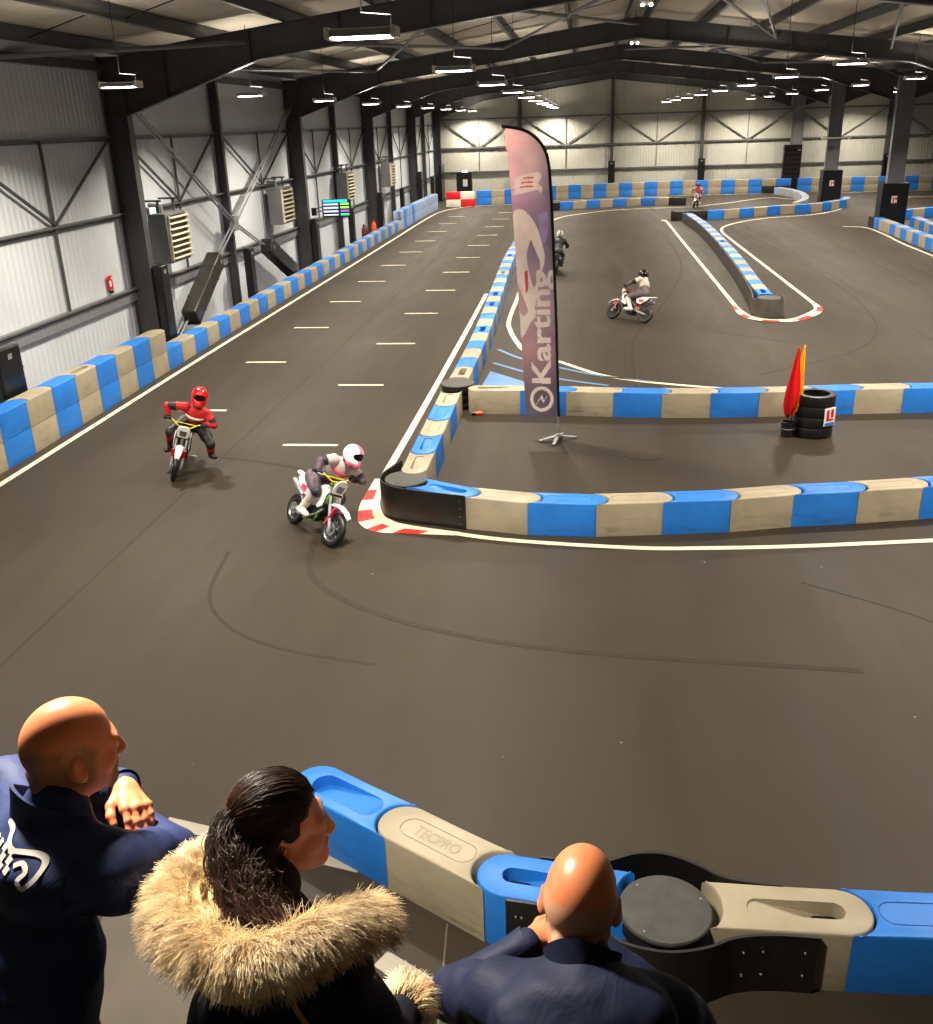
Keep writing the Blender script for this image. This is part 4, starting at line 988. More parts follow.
    def guard(pts, wd, nm, mt, steerit=False):
        m2 = MB(); k = len(pts); vs = []
        for (y, z, w_) in pts:
            for xx, dz in ((-w_, -.02), (-w_*.7, .004), (0, .012), (w_*.7, .004), (w_, -.02)): vs.append((xx, y, z+dz))
            for xx, dz in ((w_, -.026), (w_*.7, -.004), (0, .004), (-w_*.7, -.004), (-w_, -.026)): vs.append((xx, y, z+dz))
        fs = [(i*10+j, i*10+(j+1) % 10, (i+1)*10+(j+1) % 10, (i+1)*10+j) for i in range(k-1) for j in range(10)]+[tuple(range(9, -1, -1)), tuple((k-1)*10+j for j in range(10))]
        o = m2.add(vs, fs).build(nm, mt, root, smooth=50)
        return st(o) if steerit else o
    guard([(.34, .55, .06), (.42, .585, .07), (.56, .60, .062), (.70, .56, .055), (.82, .49, .03)], .06, 'front_mudguard', plastics, True)
    guard([(-.30, .70, .085), (-.44, .735, .085), (-.60, .75, .075), (-.78, .775, .05)], .07, 'rear_mudguard', plastics)
    # frame, swingarm, engine
    m_ = MB()
    for s in (-1, 1):
        m_.tube([(s*.03, .26, .80), (s*.09, .10, .70), (s*.10, -.12, .58), (s*.10, -.20, .32)], .018, 8)
        m_.tube([(s*.03, .27, .70), (s*.07, .18, .42), (s*.08, .10, .22), (s*.09, -.18, .20)], .015, 8)
        m_.tube([(s*.09, -.10, .60), (s*.08, -.50, .70)], .013, 8); m_.tube([(s*.09, -.16, .42), (s*.08, -.44, .68)], .011, 8)
    m_.tube([(0, .24, .86), (0, .29, .66)], .032, 12); m_.build('frame', frame_c, root)
    m_ = MB()
    for s in (-1, 1): m_.bar((s*.085, -.18, .33), (s*.085, ry, RR), .028, .05)
    m_.build('swingarm', M['galv'], root, smooth=0, bevel=.006)
    MB().tube([(0, -.22, .60), (0, -.26, .36)], .032, 12).build('shock_absorber', accent, root)
    m_ = MB(); m_.lathe([(0, -.10), (.10, -.10), (.115, -.07), (.115, .07), (.10, .10), (0, .10)], 20, 0, Matrix.Translation((0, -.06, .31)) @ Matrix.Rotation(PI/2, 4, 'Y')); m_.box((0, .06, .33), (.17, .16, .14))
    for k in range(6): m_.box((0, .145+.02*k, .40+.012*k), (.14, .012, .15))
    m_.build('engine', M['black'], root, bevel=.006)
    MB().tube([(.05, .24, .46), (.13, .20, .36), (.14, .02, .27), (.13, -.22, .40), (.12, -.36, .52)], .02, 10).build('exhaust_pipe', M['chrome'], root)
    MB().tube([(.125, -.30, .50), (.125, -.36, .53), (.125, -.64, .64), (.125, -.67, .65)], [.028, .045, .045, .03], 14).build('silencer', M['galv'], root)
    m_ = MB(); m_.tube([(-.24, -.09, .26), (.24, -.09, .26)], .014, 8)
    for s in (-1, 1): m_.box((s*.21, -.09, .265), (.09, .05, .025))
    m_.build('footpeg', M['galv'], root)
    # seat and side plastics
    sd = SDF(.04); sd.chain([(0, .16, .73), (0, 0, .715), (0, -.22, .715), (0, -.50, .76)], [.055, .072, .085, .06]); V, F, I = sd.mesh(.014); V[:, 2] = np.where(V[:, 2] > .775, .775, V[:, 2]); sdf_obj('seat', V, F, I, [M['black']], root)
    sd = SDF(.03); sd.el((0, .11, .70), (.105, .15, .085)); V, F, I = sd.mesh(.014); sdf_obj('fuel_tank', V, F, I, [plastics], root)
    for s in (-1, 1):
        m_ = MB(); o1 = [(.33, .70), (.28, .50), (.16, .44), (.02, .56), (-.02, .72), (.10, .76), (.24, .78)]
        m_.add([(s*(.105+.035*math.sin((y-.0)*5)), y, z) for y, z in o1]+[(s*(.090+.035*math.sin((y-.0)*5)), y, z) for y, z in o1], [tuple(range(7)) if s > 0 else tuple(range(6, -1, -1)), tuple(range(13, 6, -1)) if s > 0 else tuple(range(7, 14))]+[((i, 7+i, 7+(i+1) % 7, (i+1) % 7) if s > 0 else (i, (i+1) % 7, 7+(i+1) % 7, 7+i)) for i in range(7)])
        m_.build('radiator_shroud', plastics if s < 0 else plastics, root, smooth=0, bevel=.006)
        m_ = MB(); o1 = [(-.16, .70), (-.20, .54), (-.34, .50), (-.52, .62), (-.60, .72), (-.42, .72)]; n_ = len(o1)
        m_.add([(s*.115, y, z) for y, z in o1]+[(s*.100, y, z) for y, z in o1], [tuple(range(n_))[::(1 if s > 0 else -1)], tuple(range(n_, 2*n_))[::(-1 if s > 0 else 1)]]+[((i, n_+i, n_+(i+1) % n_, (i+1) % n_) if s > 0 else (i, (i+1) % n_, n_+(i+1) % n_, n_+i)) for i in range(n_)])
        m_.build('side_panel', plastics, root, smooth=0, bevel=.006)
        m_ = MB(); m_.prism([(-.07, -.04), (.07, -.06), (.08, .03), (-.06, .04)], -.003, .003, 0, Matrix.Translation((s*.119, -.36, .61)) @ Matrix.Rotation(PI/2, 4, 'Z') @ Matrix.Rotation(PI/2, 4, 'X')); m_.build('graphic', accent, root, smooth=0)
    return root

# ------------------------------------------------------------------ riders
def suit_mats(n, main, second, third, glove, boot):
    mk = lambda c, r=.55: simple('leathers %s' % n, c, r, 0, .4, .1)
    return [mk(main), mk(second), mk(third), mk(glove), mk(boot, .45)]
def helmet(parent, ctr, R, col1, col2, visor=(.03, .03, .035)):
    """full-face helmet, local +Y forward"""
    sd = SDF(.03); sd.el((0, -.005, .02), (.128, .150, .135)); sd.rc((0, .055, -.075), (0, .115, -.085), .075, .055, k=.05); sd.rc((-.05, .04, -.08), (.05, .04, -.08), .06, k=.05)
    sd.el((0, .150, .018), (.120, .075, .048), k=.01, sub=True)
    V, F, I = sd.mesh(.009); V = relax(V, F, 1)
    cen = V[F].mean(1); I = np.where((np.abs(cen[:, 0]) < .035) | (cen[:, 2] < -.07), 1, 0)
    T = Matrix.Translation(ctr) @ R.to_4x4()
    o = sdf_obj('helmet', V, F, I, [col1, col2], parent); o.matrix_basis = T @ Matrix.Scale(1.1, 4)
    sd = SDF(.01); sd.el((0, -.004, .018), (.1245, .149, .12)); V, F, I = sd.mesh(.009)
    keep = (V[:, 1] > .02) & (np.abs(V[:, 2]-.018) < .056); m2 = keep[F].all(1); V[:, 0] *= 1.0
    used = np.unique(F[m2]); rm = -np.ones(len(V), int); rm[used] = np.arange(len(used))
    v = sdf_obj('visor', V[used]*np.array([1.0, .985, 1.0]), rm[F[m2]], I[m2], [simple('dark visor', visor, .12, 0, .6, .05)], o)
    m_ = MB(); m_.tube([(-.04, .13, -.095), (0, .142, -.097), (.04, .13, -.095)], .008, 6); m_.build('chin_vent', M['black'], o)
    return o
def rider(bike, label, mats, hel, off=(0, 0, 0), J=None, look=(0, 0), fore=1, group='riders'):
    """J: joint overrides in the bike's frame"""
    j = dict(hip=(0, -.28, .83), chest=(0, .0, 1.12), neck=(0, .07, 1.25), head=(0, .15, 1.40),
             shL=(-.18, .03, 1.20), elL=(-.34, .12, 1.03), wrL=(-.30, .16, .965), shR=(.18, .03, 1.20), elR=(.34, .12, 1.03), wrR=(.30, .16, .965),
             hipL=(-.09, -.26, .80), knL=(-.19, .12, .66), anL=(-.19, -.12, .34), toL=(-.20, .06, .295), hipR=(.09, -.26, .80), knR=(.19, .12, .66), anR=(.19, -.12, .34), toR=(.20, .06, .295))
    if J: j.update(J)
    root = empty('person', (0, 0, 0), 0, label, 'person', group); root.matrix_world = bike.matrix_world.copy()
    sd = SDF(.045, 1.13); A = lambda n: np.array(j[n])
    hp, ch, nk = A('hip'), A('chest'), A('neck'); right = A('shR')-A('shL'); right /= np.linalg.norm(right); up = nk-hp; up /= np.linalg.norm(up); fw = np.cross(up, right); R = np.stack([right, fw, up], 1)
    sd.el(hp, (.155, .115, .12), R, 1); sd.el(hp*.55+ch*.45, (.145, .105, .17), R, 1); sd.el(ch, (.175, .115, .15), R, 0); sd.el(ch+up*.03-fw*.04, (.15, .10, .14), R, 0)
    sd.rc(nk-up*.03, A('head')-up*.02, .06, .055, 2)
    for s in 'LR':
        sd.chain([A('sh'+s), A('el'+s)*.5+A('sh'+s)*.5, A('el'+s)], [.075, .062, .052], (0, 2), k=.03); sd.chain([A('el'+s), A('wr'+s)], [.053, .040], fore, k=.02)
        sd.chain([A('hip'+s), A('kn'+s)*.5+A('hip'+s)*.5, A('kn'+s)], [.105, .088, .068], 1, k=.035); sd.el(A('kn'+s), (.07, .07, .075), None, 2, .02)
        sd.chain([A('kn'+s), A('kn'+s)*.55+A('an'+s)*.45, A('an'+s)], [.066, .062, .048], (0, 4), k=.02); sd.chain([A('an'+s)-np.array([0, .035, .03]), A('to'+s)], [.05, .04], 4, k=.02)
        d = A('wr'+s)-A('el'+s); d /= np.linalg.norm(d)
    V, F, I = sd.mesh(.013); V = relax(V, F, 1, .4)
    o = sdf_obj('person_body', V, F, I, mats, root)
    # gloves: palm and fingers closed round the grip
    for s, sg in (('L', -1), ('R', 1)):
        w_ = A('wr'+s); d = w_-A('el'+s); d /= np.linalg.norm(d); g = SDF(.012)
        kn = w_+np.array([0, .05, .005]); g.rc(w_-d*.04, w_, .042, .04, 0, .02); g.rc(w_+np.array([-.025, .03, 0]), w_+np.array([.025, .03, 0]), .03, k=.02)
        for q in range(4):
            b0 = kn+np.array([-.036+.024*q, 0, .008]); g.chain([b0, b0+np.array([0, .034, -.012]), b0+np.array([0, .03, -.042]), b0+np.array([0, .004, -.05])], [.014, .0135, .012, .011])
        g.chain([w_+np.array([-sg*.035, .02, -.01]), w_+np.array([-sg*.045, .045, -.035]), w_+np.array([-sg*.02, .06, -.045])], [.017, .014, .012])
        V, F, I = g.mesh(.008); sdf_obj('glove', V, F, I, [mats[3]], root)
    hR = Euler((look[1], 0, look[0])).to_matrix()
    helmet(root, Vector(j['head']), hR, *hel)
    # jacket panels: chest band and back hump sit on the torso
    sd = SDF(.02, 1.13); sd.el(ch+fw*.035+up*.02, (.16, .10, .045), R); sd.el(ch-fw*.09+up*.12, (.07, .05, .11), R)
    V, F, I = sd.mesh(.013); sdf_obj('jacket_panel', V, F, I, [mats[1] if len(mats) < 6 else mats[5]], root)
    return root
gl = lambda n, c, r=.3: simple(n, c, r, 0, .5, .08)
wht, pnk, red_, drk, grn, yel = gl('white bike plastic', (.93, .91, .90)), gl('pink trim', (.86, .22, .42)), gl('red trim', (.84, .12, .12)), gl('dark plastic', (.10, .10, .11)), gl('green trim', (.45, .75, .15)), gl('yellow trim', (.85, .80, .15))
plate_blk = gl('plate number black', (.10, .10, .12)); plate_blu = gl('plate grey print', (.45, .47, .52))
def put(front, head, lean, steer, *a):
    hx, hy = Vector(head).normalized(); return pit_bike((front[0]-hx*.555, front[1]-hy*.555, 0), (hx, hy), lean, steer, *a)
# the lean turns the bike about the line through its two tyres
b1 = put((-3.53, 12.14), (.68, -.733), -.44, .10, 'white and pink pit bike leaning into the red and white kerb', wht, pnk, grn, M['chrome'], plate_blu, yel)
rider(b1, 'person in pink, grey and navy leathers with white-pink helmet riding the leaning pit bike', suit_mats('pink', (.72, .66, .66), (.34, .28, .33), (.13, .13, .20), (.10, .10, .11), (.85, .82, .78))+[gl('pink leathers', (.78, .22, .36), .5)],
      (gl('white helmet', (.92, .88, .86), .2), gl('pink helmet', (.88, .42, .55), .2)), J=dict(hip=(-.12, -.22, .80), chest=(-.13, .04, 1.05), neck=(-.14, .13, 1.18), head=(-.16, .22, 1.30), shL=(-.32, .10, 1.10), shR=(.06, .10, 1.17), elL=(-.44, .22, .98), elR=(.26, .10, 1.10), knL=(-.26, .10, .62), toL=(-.21, .05, .29)), look=(.25, -.1))
b2 = put((-6.90, 14.76), (.22, -.975), -.30, .06, 'white pit bike coming head on under the red-helmeted rider', wht, red_, drk, M['black'], plate_blk, yel)
rider(b2, 'person in red, black and white leathers with red helmet, knee stuck out', suit_mats('red', (.72, .09, .10), (.09, .08, .085), (.11, .10, .10), (.14, .12, .12), (.20, .15, .15))+[gl('white leathers', (.82, .80, .76), .5)],
      (gl('red helmet', (.86, .06, .07), .2), gl('red helmet peak', (.92, .18, .14), .2)), J=dict(hip=(-.14, -.20, .80), chest=(-.13, .02, 1.06), neck=(-.13, .07, 1.24), head=(-.14, .13, 1.42), shL=(-.31, .06, 1.13), shR=(.06, .06, 1.17), elL=(-.46, .14, .98), elR=(.36, .12, 1.14), wrR=(.31, .16, .97), knL=(-.46, .12, .62), anL=(-.50, .0, .40), toL=(-.58, .14, .42), hipL=(-.24, -.18, .78), knR=(.24, .10, .68), anR=(.23, -.16, .36), toR=(.26, .0, .30)), look=(.1, -.05), fore=0)
b3 = put((.86, 28.80), (-.80, .60), .46, -.10, 'white pit bike cornering on the open track right of the feather flag', wht, red_, drk, M['galv'], plate_blk)
rider(b3, 'person in cream jacket with black helmet riding away right of the feather flag', suit_mats('cream', (.80, .76, .70), (.38, .34, .36), (.12, .11, .11), (.12, .11, .11), (.80, .78, .76))+[gl('cream leathers', (.82, .77, .71), .5)],
      (gl('black helmet', (.06, .055, .055), .25), gl('grey helmet stripe', (.30, .28, .26), .25)), J=dict(hip=(0, -.36, .82), chest=(.02, -.20, 1.10), neck=(.02, -.14, 1.25), head=(.02, -.08, 1.39), shL=(-.17, -.15, 1.20), shR=(.19, -.15, 1.20), elL=(-.30, .02, 1.06), elR=(.33, .02, 1.06)))
b4 = put((-1.02, 38.9), (.02, 1.0), .10, 0, 'dark pit bike riding away behind the feather flag', gl('grey bike plastic', (.42, .42, .43)), wht, drk, M['black'], plate_blk)
rider(b4, 'person in dark grey leathers and pale helmet riding away beside the flag', suit_mats('dark', (.13, .13, .125), (.12, .12, .12), (.10, .10, .10), (.06, .06, .06), (.10, .10, .10))+[gl('dark grey leathers', (.20, .20, .19), .5)],
      (gl('pale helmet', (.80, .79, .72), .25), gl('grey helmet band', (.42, .42, .38), .25)))
b5 = put((6.95, 65.2), (-.30, -.95), -.1, .05, 'far white and red pit bike before the gable wall barrier', wht, red_, drk, M['galv'], plate_blk)
rider(b5, 'far person in red and pale leathers with blue helmet near the gable wall', suit_mats('far', (.80, .42, .36), (.62, .52, .50), (.15, .13, .16), (.1, .1, .1), (.8, .76, .72))+[gl('orange leathers', (.85, .45, .35), .5)],
      (gl('blue helmet', (.22, .25, .55), .25), gl('red helmet band', (.72, .22, .25), .25)))
# ------------------------------------------------------------------ the spectators on the raised deck (deck top 2.74 m)
DZ = 2.74
KS = 1.16                                        # figures are modelled at 1/1.16 and set out from the camera end of the hall by that factor
struct(MB().box((0, -1.85, 5.5-KS*(5.5-DZ)-.1), (12, 6.3, .2)).build('platform_floor', M['deck'], bevel=.01))
def skin_mat(name, col, stub, red):
    m, nt, b = nmat(name)
    v = coords(nt); n = noise(nt, v, 9, 4, .6); n2 = noise(nt, v, 260, 2, .6); n3 = noise(nt, v, 900, 2, .7)
    c = lin(col)
    base = ramp(nt, n, [(.3, lin(red)), (.65, c)])
    at = N(nt, 'ShaderNodeAttribute'); at.attribute_name = 'stubble'
    st_ = ramp(nt, n3, [(.35, lin(stub)), (.7, tuple(.5*(a+b2) for a, b2 in zip(lin(stub), c)))])
    nt.links.new(mixc(nt, at.outputs['Fac'], base, st_), b.inputs['Base Color'])
    b.inputs['Roughness'].default_value = .40; b.inputs['Specular IOR Level'].default_value = .5
    b.inputs['Subsurface Weight'].default_value = .12; b.inputs['Subsurface Radius'].default_value = (.8, .3, .15); b.inputs['Subsurface Scale'].default_value = .012
    r2 = N(nt, 'ShaderNodeMapRange'); r2.inputs[3].default_value = .36; r2.inputs[4].default_value = .75
    nt.links.new(at.outputs['Fac'], r2.inputs[0]); nt.links.new(r2.outputs[0], b.inputs['Roughness'])
    bump(nt, b, n2, .12, .002); return m
SK1 = skin_mat('skin ruddy', (.87, .55, .38), (.50, .38, .27), (.85, .49, .33)); SK3 = skin_mat('skin tanned', (.88, .55, .38), (.72, .62, .50), (.86, .49, .33)); SK2 = skin_mat('skin warm', (.86, .60, .48), (.4, .3, .25), (.83, .54, .43))
def cloth(name, col, rough=.6, sheen=.25, wr=.5):
    m, nt, b = nmat(name)
    v = coords(nt); n = noise(nt, v, 7, 4, .6, 1.2); f = noise(nt, v, 420, 2)
    c = lin(col)
    nt.links.new(ramp(nt, n, [(.3, tuple(x*.88 for x in c)), (.7, tuple(x*1.12 for x in c))]), b.inputs['Base Color'])
    b.inputs['Specular IOR Level'].default_value = .22; b.inputs['Roughness'].default_value = rough; b.inputs['Sheen Weight'].default_value = sheen*.0; b.inputs['Sheen Tint'].default_value = (.55, .62, .9, 1); b.inputs['Sheen Roughness'].default_value = .5
    mx = N(nt, 'ShaderNodeMath', operation='ADD'); sc = N(nt, 'ShaderNodeMath', operation='MULTIPLY'); sc.inputs[1].default_value = .05
    nt.links.new(f, sc.inputs[0]); nt.links.new(n, mx.inputs[0]); nt.links.new(sc.outputs[0], mx.inputs[1])
    bump(nt, b, mx.outputs[0], wr, .012); return m
NAVY = cloth('navy softshell', (.15, .19, .34), .62, .3); NAVY2 = cloth('navy jacket', (.105, .125, .225), .65, .3); COAT = cloth('black-navy parka', (.06, .065, .10), .7, .15); TROU = cloth('dark trousers', (.09, .09, .11), .8, .1)
CREAM = cloth('cream hood lining', (.84, .74, .52), .8, .3, .25); TAN = cloth('tan strap', (.66, .45, .17), .5, .1, .1); SHOE = cloth('dark shoes', (.08, .07, .07), .5, .0, .1)
INK = simple('jacket print', (.80, .78, .75), .7, 0, .2, .05)

def frame(fwd, pitch=0, roll=0):
    """columns right, forward, up; forward = world heading, pitch < 0 looks down"""
    f = Vector((fwd[0], fwd[1], 0)).normalized(); r = Vector((f.y, -f.x, 0)); u = Vector((0, 0, 1))
    Rm = Matrix((r, f, u)).transposed()
    return Rm @ Euler((pitch, roll, 0)).to_matrix()
def head_mesh(root, ctr, R, skin, name='head', male=True, bald=True, beard=0, stub=.8, scale=1.0, neckdir=None, ears=True, mats=None):
    sd = SDF(.02); S = 1
    sd.el((0, -.018, .035), (.076, .099, .092)); sd.el((0, -.035, .0), (.070, .080, .075), k=.04)
    sd.el((0, .038, -.035), (.060, .060, .082), k=.03); sd.rc((-.028, .0, -.075), (.0, .074, -.105), .045, .024, k=.03); sd.rc((.028, .0, -.075), (.0, .074, -.105), .045, .024, k=.03)
    sd.rc((-.036, .080, .018), (.036, .080, .018), .015, k=.02); sd.el((-.042, .062, -.03), (.026, .024, .022), k=.02); sd.el((.042, .062, -.03), (.026, .024, .022), k=.02)
    sd.rc((0, .094, .006), (0, .113, -.030), .009, .0115, k=.012); sd.el((-.012, .104, -.034), (.010, .012, .009), k=.008); sd.el((.012, .104, -.034), (.010, .012, .009), k=.008)
    for s in (-1, 1): sd.el((s*.031, .101, .0), (.017, .014, .011), k=.012, sub=True)
    for s in (-1, 1): sd.el((s*.031, .083, .0), (.0125, .0125, .0125), k=.004)
    sd.el((0, .094, -.062), (.024, .013, .0065), k=.006); sd.el((0, .092, -.075), (.021, .013, .008), k=.006); sd.el((0, .108, -.0685), (.024, .008, .0018), k=.003, sub=True)
    if ears:
        for s in (-1, 1):
            E_ = Euler((0, 0, s*-.45)).to_matrix() @ Euler((.2, 0, 0)).to_matrix()
            sd.el((s*.085, -.016, -.012), (.009, .025, .037), E_, k=.006); sd.el((s*.097, -.008, -.006), (.009, .013, .021), E_, k=.006, sub=True); sd.el((s*.082, .000, -.042), (.009, .010, .012), k=.006)
    nd = Vector((0, -.035, -.20)) if neckdir is None else Vector(neckdir)
    sd.rc((0, -.025, -.05), nd, .056 if male else .048, .062 if male else .052, k=.03)
    if male: sd.rc((-.035, -.088, -.075), (.035, -.088, -.075), .016, k=.02); sd.rc((-.03, -.09, -.055), (.03, -.09, -.055), .012, k=.012)
    V, F, I = sd.mesh(.0042); V = relax(V, F, 1, .35)
    x, y, z = V.T
    hairline = .052-.04*np.clip((y-.0)/.06, 0, 1)-.012*np.clip(-y/.1, 0, 1)
    s1 = np.clip((hairline-z)/.02, 0, 1)*np.clip((.045-y)/.02, 0, 1)*np.clip((z+.085)/.02, 0, 1)*np.clip((.082-np.abs(x))/.004, 0, 1)*stub
    be = np.clip((y-.045)/.012, 0, 1)*np.clip((-.058-z)/.012, 0, 1)*np.clip((.042-np.abs(x))/.012, 0, 1)*beard
    o = sdf_obj(name, V, F, I, mats or [skin], root, {'stubble': np.maximum(s1, be)})
    o.matrix_basis = Matrix.Translation(ctr) @ R.to_4x4() @ Matrix.Scale(scale, 4)
    m_ = MB()
    for s in (-1, 1): m_.lathe([(0, -.0118), (.006, -.0102), (.0102, -.006), (.0118, 0), (.0102, .006), (.006, .0102), (0, .0118)], 12, 0, Matrix.Translation((s*.031, .0855, 0)))
    m_.build('eye', M['white'], o, smooth=80)
    m_ = MB()
    for s in (-1, 1): m_.tube([(s*.016, .0935, .019), (s*.028, .0935, .024), (s*.042, .084, .021)], [.003, .0035, .002], 6)
    m_.build('eyebrow', TROU, o)
    return o
def hand(root, wrist, dirv, back, side, skin, curl=.5, s=1.0, spread=.0, name='hand'):
    """right-handed frame: d along the fingers, back = back of the hand; side +1 puts the thumb towards d x back"""
    d = Vector(dirv).normalized(); bk = Vector(back); bk = (bk-d*bk.dot(d)).normalized(); t = d.cross(bk)*side
    w = Vector(wrist); P3 = lambda a, b2, c: np.array(w+(d*a+t*b2+bk*c)*s)
    sd = SDF(.008*s)
    sd.rc(P3(-.03, 0, 0), P3(.0, 0, 0), .024*s, .026*s, k=.012); sd.rc(P3(.0, .012, 0), P3(.075, .030, 0), .020*s, .015*s, k=.014); sd.rc(P3(.0, -.010, 0), P3(.072, -.030, 0), .019*s, .013*s, k=.014); sd.rc(P3(.01, 0, .002), P3(.078, 0, .004), .019*s, .015*s, k=.014)
    for q, (off, L, r) in enumerate(((.033, .072, .0098), (.011, .080, .0102), (-.011, .075, .0098), (-.031, .060, .0088))):
        p = np.array([.082-.004*abs(q-1), off, .004]); a = .12+curl*.2; pts = [P3(*p)]
        for seg, fr in enumerate((.45, .32, .25)):
            a += curl*(.55 if seg else .35); p = p+np.array([math.cos(a)*L*fr, off*spread*fr, -math.sin(a)*L*fr]); pts.append(P3(*p))
        sd.chain(pts, [r*s, r*.95*s, r*.88*s, r*.78*s], k=.005*s); sd.el(pts[0], (r*1.12*s,)*3, k=.006*s)
    sd.chain([P3(.012, .026, -.006), P3(.040, .052, -.014), P3(.068, .060, -.022), P3(.090, .058, -.030)], [.016*s, .0125*s, .0112*s, .0095*s], k=.008*s)
    V, F, I = sd.mesh(.0032*s); V = relax(V, F, 1, .3)
    return sdf_obj(name, V, F, I, [skin], root, {'stubble': np.zeros(len(V))})
def wrinkle(V, F, amp, freq=(9, 9, 9), mask=None, seed=0):
    Nn = vnormals(V, F); out = V.copy()
    for i in range(len(V)):
        p = Vector((V[i][0]*freq[0]+seed, V[i][1]*freq[1], V[i][2]*freq[2]))
        a = mnoise.noise(p); b2 = mnoise.noise(p*2.3+Vector((5, 1, 3)))
        h_ = (1-abs(a)*2.2)*.7+b2*.5
        out[i] += Nn[i]*amp*h_*(1 if mask is None else mask[i])
    return out
def lower_body(sd, hip, right, fwd, foot_c, mi_leg, mi_shoe, w=.10):
    hip = np.array(hip); r = np.array(right); f = np.array(fwd)
    for s in (-1, 1):
        h0 = hip+r*s*.095+np.array([0, 0, -.03]); an = np.array([*(np.array(foot_c[:2])+r[:2]*s*.12), DZ+.09]); kn = (h0+an)/2+f*.05
        sd.chain([h0, (h0+kn)/2, kn, (kn+an)/2, an], [.105, .092, .075, .068, .058], mi_leg, .03)
        sd.rc(an+np.array([0, 0, -.045])-f*.03, an+f*.15+np.array([0, 0, -.055]), .045, .036, mi_shoe, .02)
def collar_band(root, base, Rm, rx, ry, h0, h1, flare, mat, open_front=True, name='collar', th=.008, tilt=0):
    n = 40; vs = []; fs = []; a0 = .30 if open_front else 0
    rows = [(0, 0), (.5, flare*.4), (1, flare), (1, flare+th), (.5, flare*.4+th), (0, th)]
    k = len(rows)
    for i in range(n+1):
        a = PI/2+a0+(2*PI-2*a0)*i/n
        for t, e in rows:
            p = Vector(((rx+e)*math.cos(a), (ry+e)*math.sin(a), h0+(h1-h0)*t-.012*math.sin(a)*(1+t)+.004*math.sin(a*3+1)))
            vs.append(tuple(Vector(base)+Rm @ p))
    for i in range(n):
        for j in range(k): fs.append((i*k+j, i*k+(j+1) % k, (i+1)*k+(j+1) % k, (i+1)*k+j))
    fs += [tuple(range(k)), tuple(range(n*k+k-1, n*k-1, -1))]
    o = MB().add(vs, fs).build(name, mat, root, smooth=50); return o
from mathutils.bvhtree import BVHTree
def decal(V, F, origin, right, up, inward, shapes, off, name, mat, parent):
    """lay flat print onto the cloth: shapes are quads in (right, up) metres"""
    bv = BVHTree.FromPolygons([tuple(v) for v in V], [tuple(int(q) for q in f) for f in F]); m_ = MB()
    o_, r, u, w = Vector(origin), Vector(right), Vector(up), Vector(inward)
    for poly in shapes:
        vs = []
        for x, y in poly:
            st_ = o_+r*x+u*y-w*.3; hit = bv.ray_cast(st_, w, .8)
            if hit[0] is None: vs = None; break
            vs.append(tuple(hit[0]-w*off))
        if vs: m_.add(vs, [tuple(range(len(vs)))])
        elif m_.v and name == 'seam': break
    return m_.build(name, mat, parent, smooth=0) if m_.v else None
def strip_quads(pts, w, n=5, closed=False):
    P_ = [Vector((x, y, 0)) for x, y in pts]; P_ = smooth_poly(P_, n) if n > 1 else P_; out = []; L_ = []
    for i, p in enumerate(P_):
        t = (P_[min(i+1, len(P_)-1)]-P_[max(i-1, 0)]).normalized(); nn = Vector((-t.y, t.x, 0))*w/2; L_.append((p+nn, p-nn))
    for (a, b2), (c, d) in zip(L_[:-1], L_[1:]): out.append([(b2.x, b2.y), (d.x, d.y), (c.x, c.y), (a.x, a.y)])
    return out

# ---- man on the left, arms folded
NAT = np.array
def nv(v): v = NAT(v, float); return v/np.linalg.norm(v)
t = empty('person', (-1.1, 1.2, DZ), 0, 'bald person in navy softshell jacket with arms folded, at the lower left', 'person')
base = Vector((-1.1, 1.2, DZ))
def rel(root):   # keep the parts in world space under an empty at the feet
    for o in kids(root): o.matrix_parent_inverse = Matrix.Translation(-root.location)
    l = root.location; root.location = (l.x*KS, l.y*KS, 5.5+(l.z-5.5)*KS); root.scale = (KS,)*3
fw = nv((.54, .84, 0)); rt = nv((.84, -.54, 0))
hipc = NAT((-1.15, 1.20, 3.62)); neck = NAT((-1.040, 1.455, 4.235)); upv = nv(neck-hipc); bf = nv(np.cross(upv, rt)); RB = np.stack([rt, bf, upv], 1)
shR = NAT((-.885, 1.385, 4.165)); shL = NAT((-1.245, 1.61, 4.165)); elR = NAT((-.888, 1.60, 4.022)); elL = NAT((-1.29, 1.84, 4.03)); wrR = NAT((-1.10, 1.75, 4.02)); wrL = NAT((-1.035, 1.70, 4.115))
sd = SDF(.045, .88)
sd.el(hipc, (.25, .18, .20), RB, 0); sd.el(hipc+upv*.16, (.24, .175, .24), RB, 0); sd.el(hipc+upv*.36, (.215, .14, .21), RB, 0); sd.el(neck-upv*.10-bf*.035, (.20, .095, .11), RB, 0)
sd.rc(neck-upv*.05, shR, .075, .072, 0, .05); sd.rc(neck-upv*.05, shL, .075, .072, 0, .05); sd.rc(neck-upv*.06, neck+upv*.02, .075, .068, 0, .03)
sd.chain([shR, (shR+elR)/2, elR], [.078, .068, .060], 0, .035); sd.chain([elR, wrR], [.058, .045], 0, .025)
sd.chain([shL, (shL+elL)/2, elL], [.076, .066, .058], 0, .035); sd.chain([elL, wrL], [.057, .043], 0, .02)
lower_body(sd, hipc, rt, fw, (-1.2, 1.12), 1, 2)
V, F, I = sd.mesh(.0095); V = relax(V, F, 1, .4)
m1_ = np.clip((V[:, 2]-3.3)/.3, .2, 1)
V = wrinkle(V, F, .0065, (8, 8, 13), m1_, 3.1)
body1 = sdf_obj('person_body', V, F, I, [NAVY, TROU, SHOE], t)
H1 = frame((.74, .67), -.16, .04)
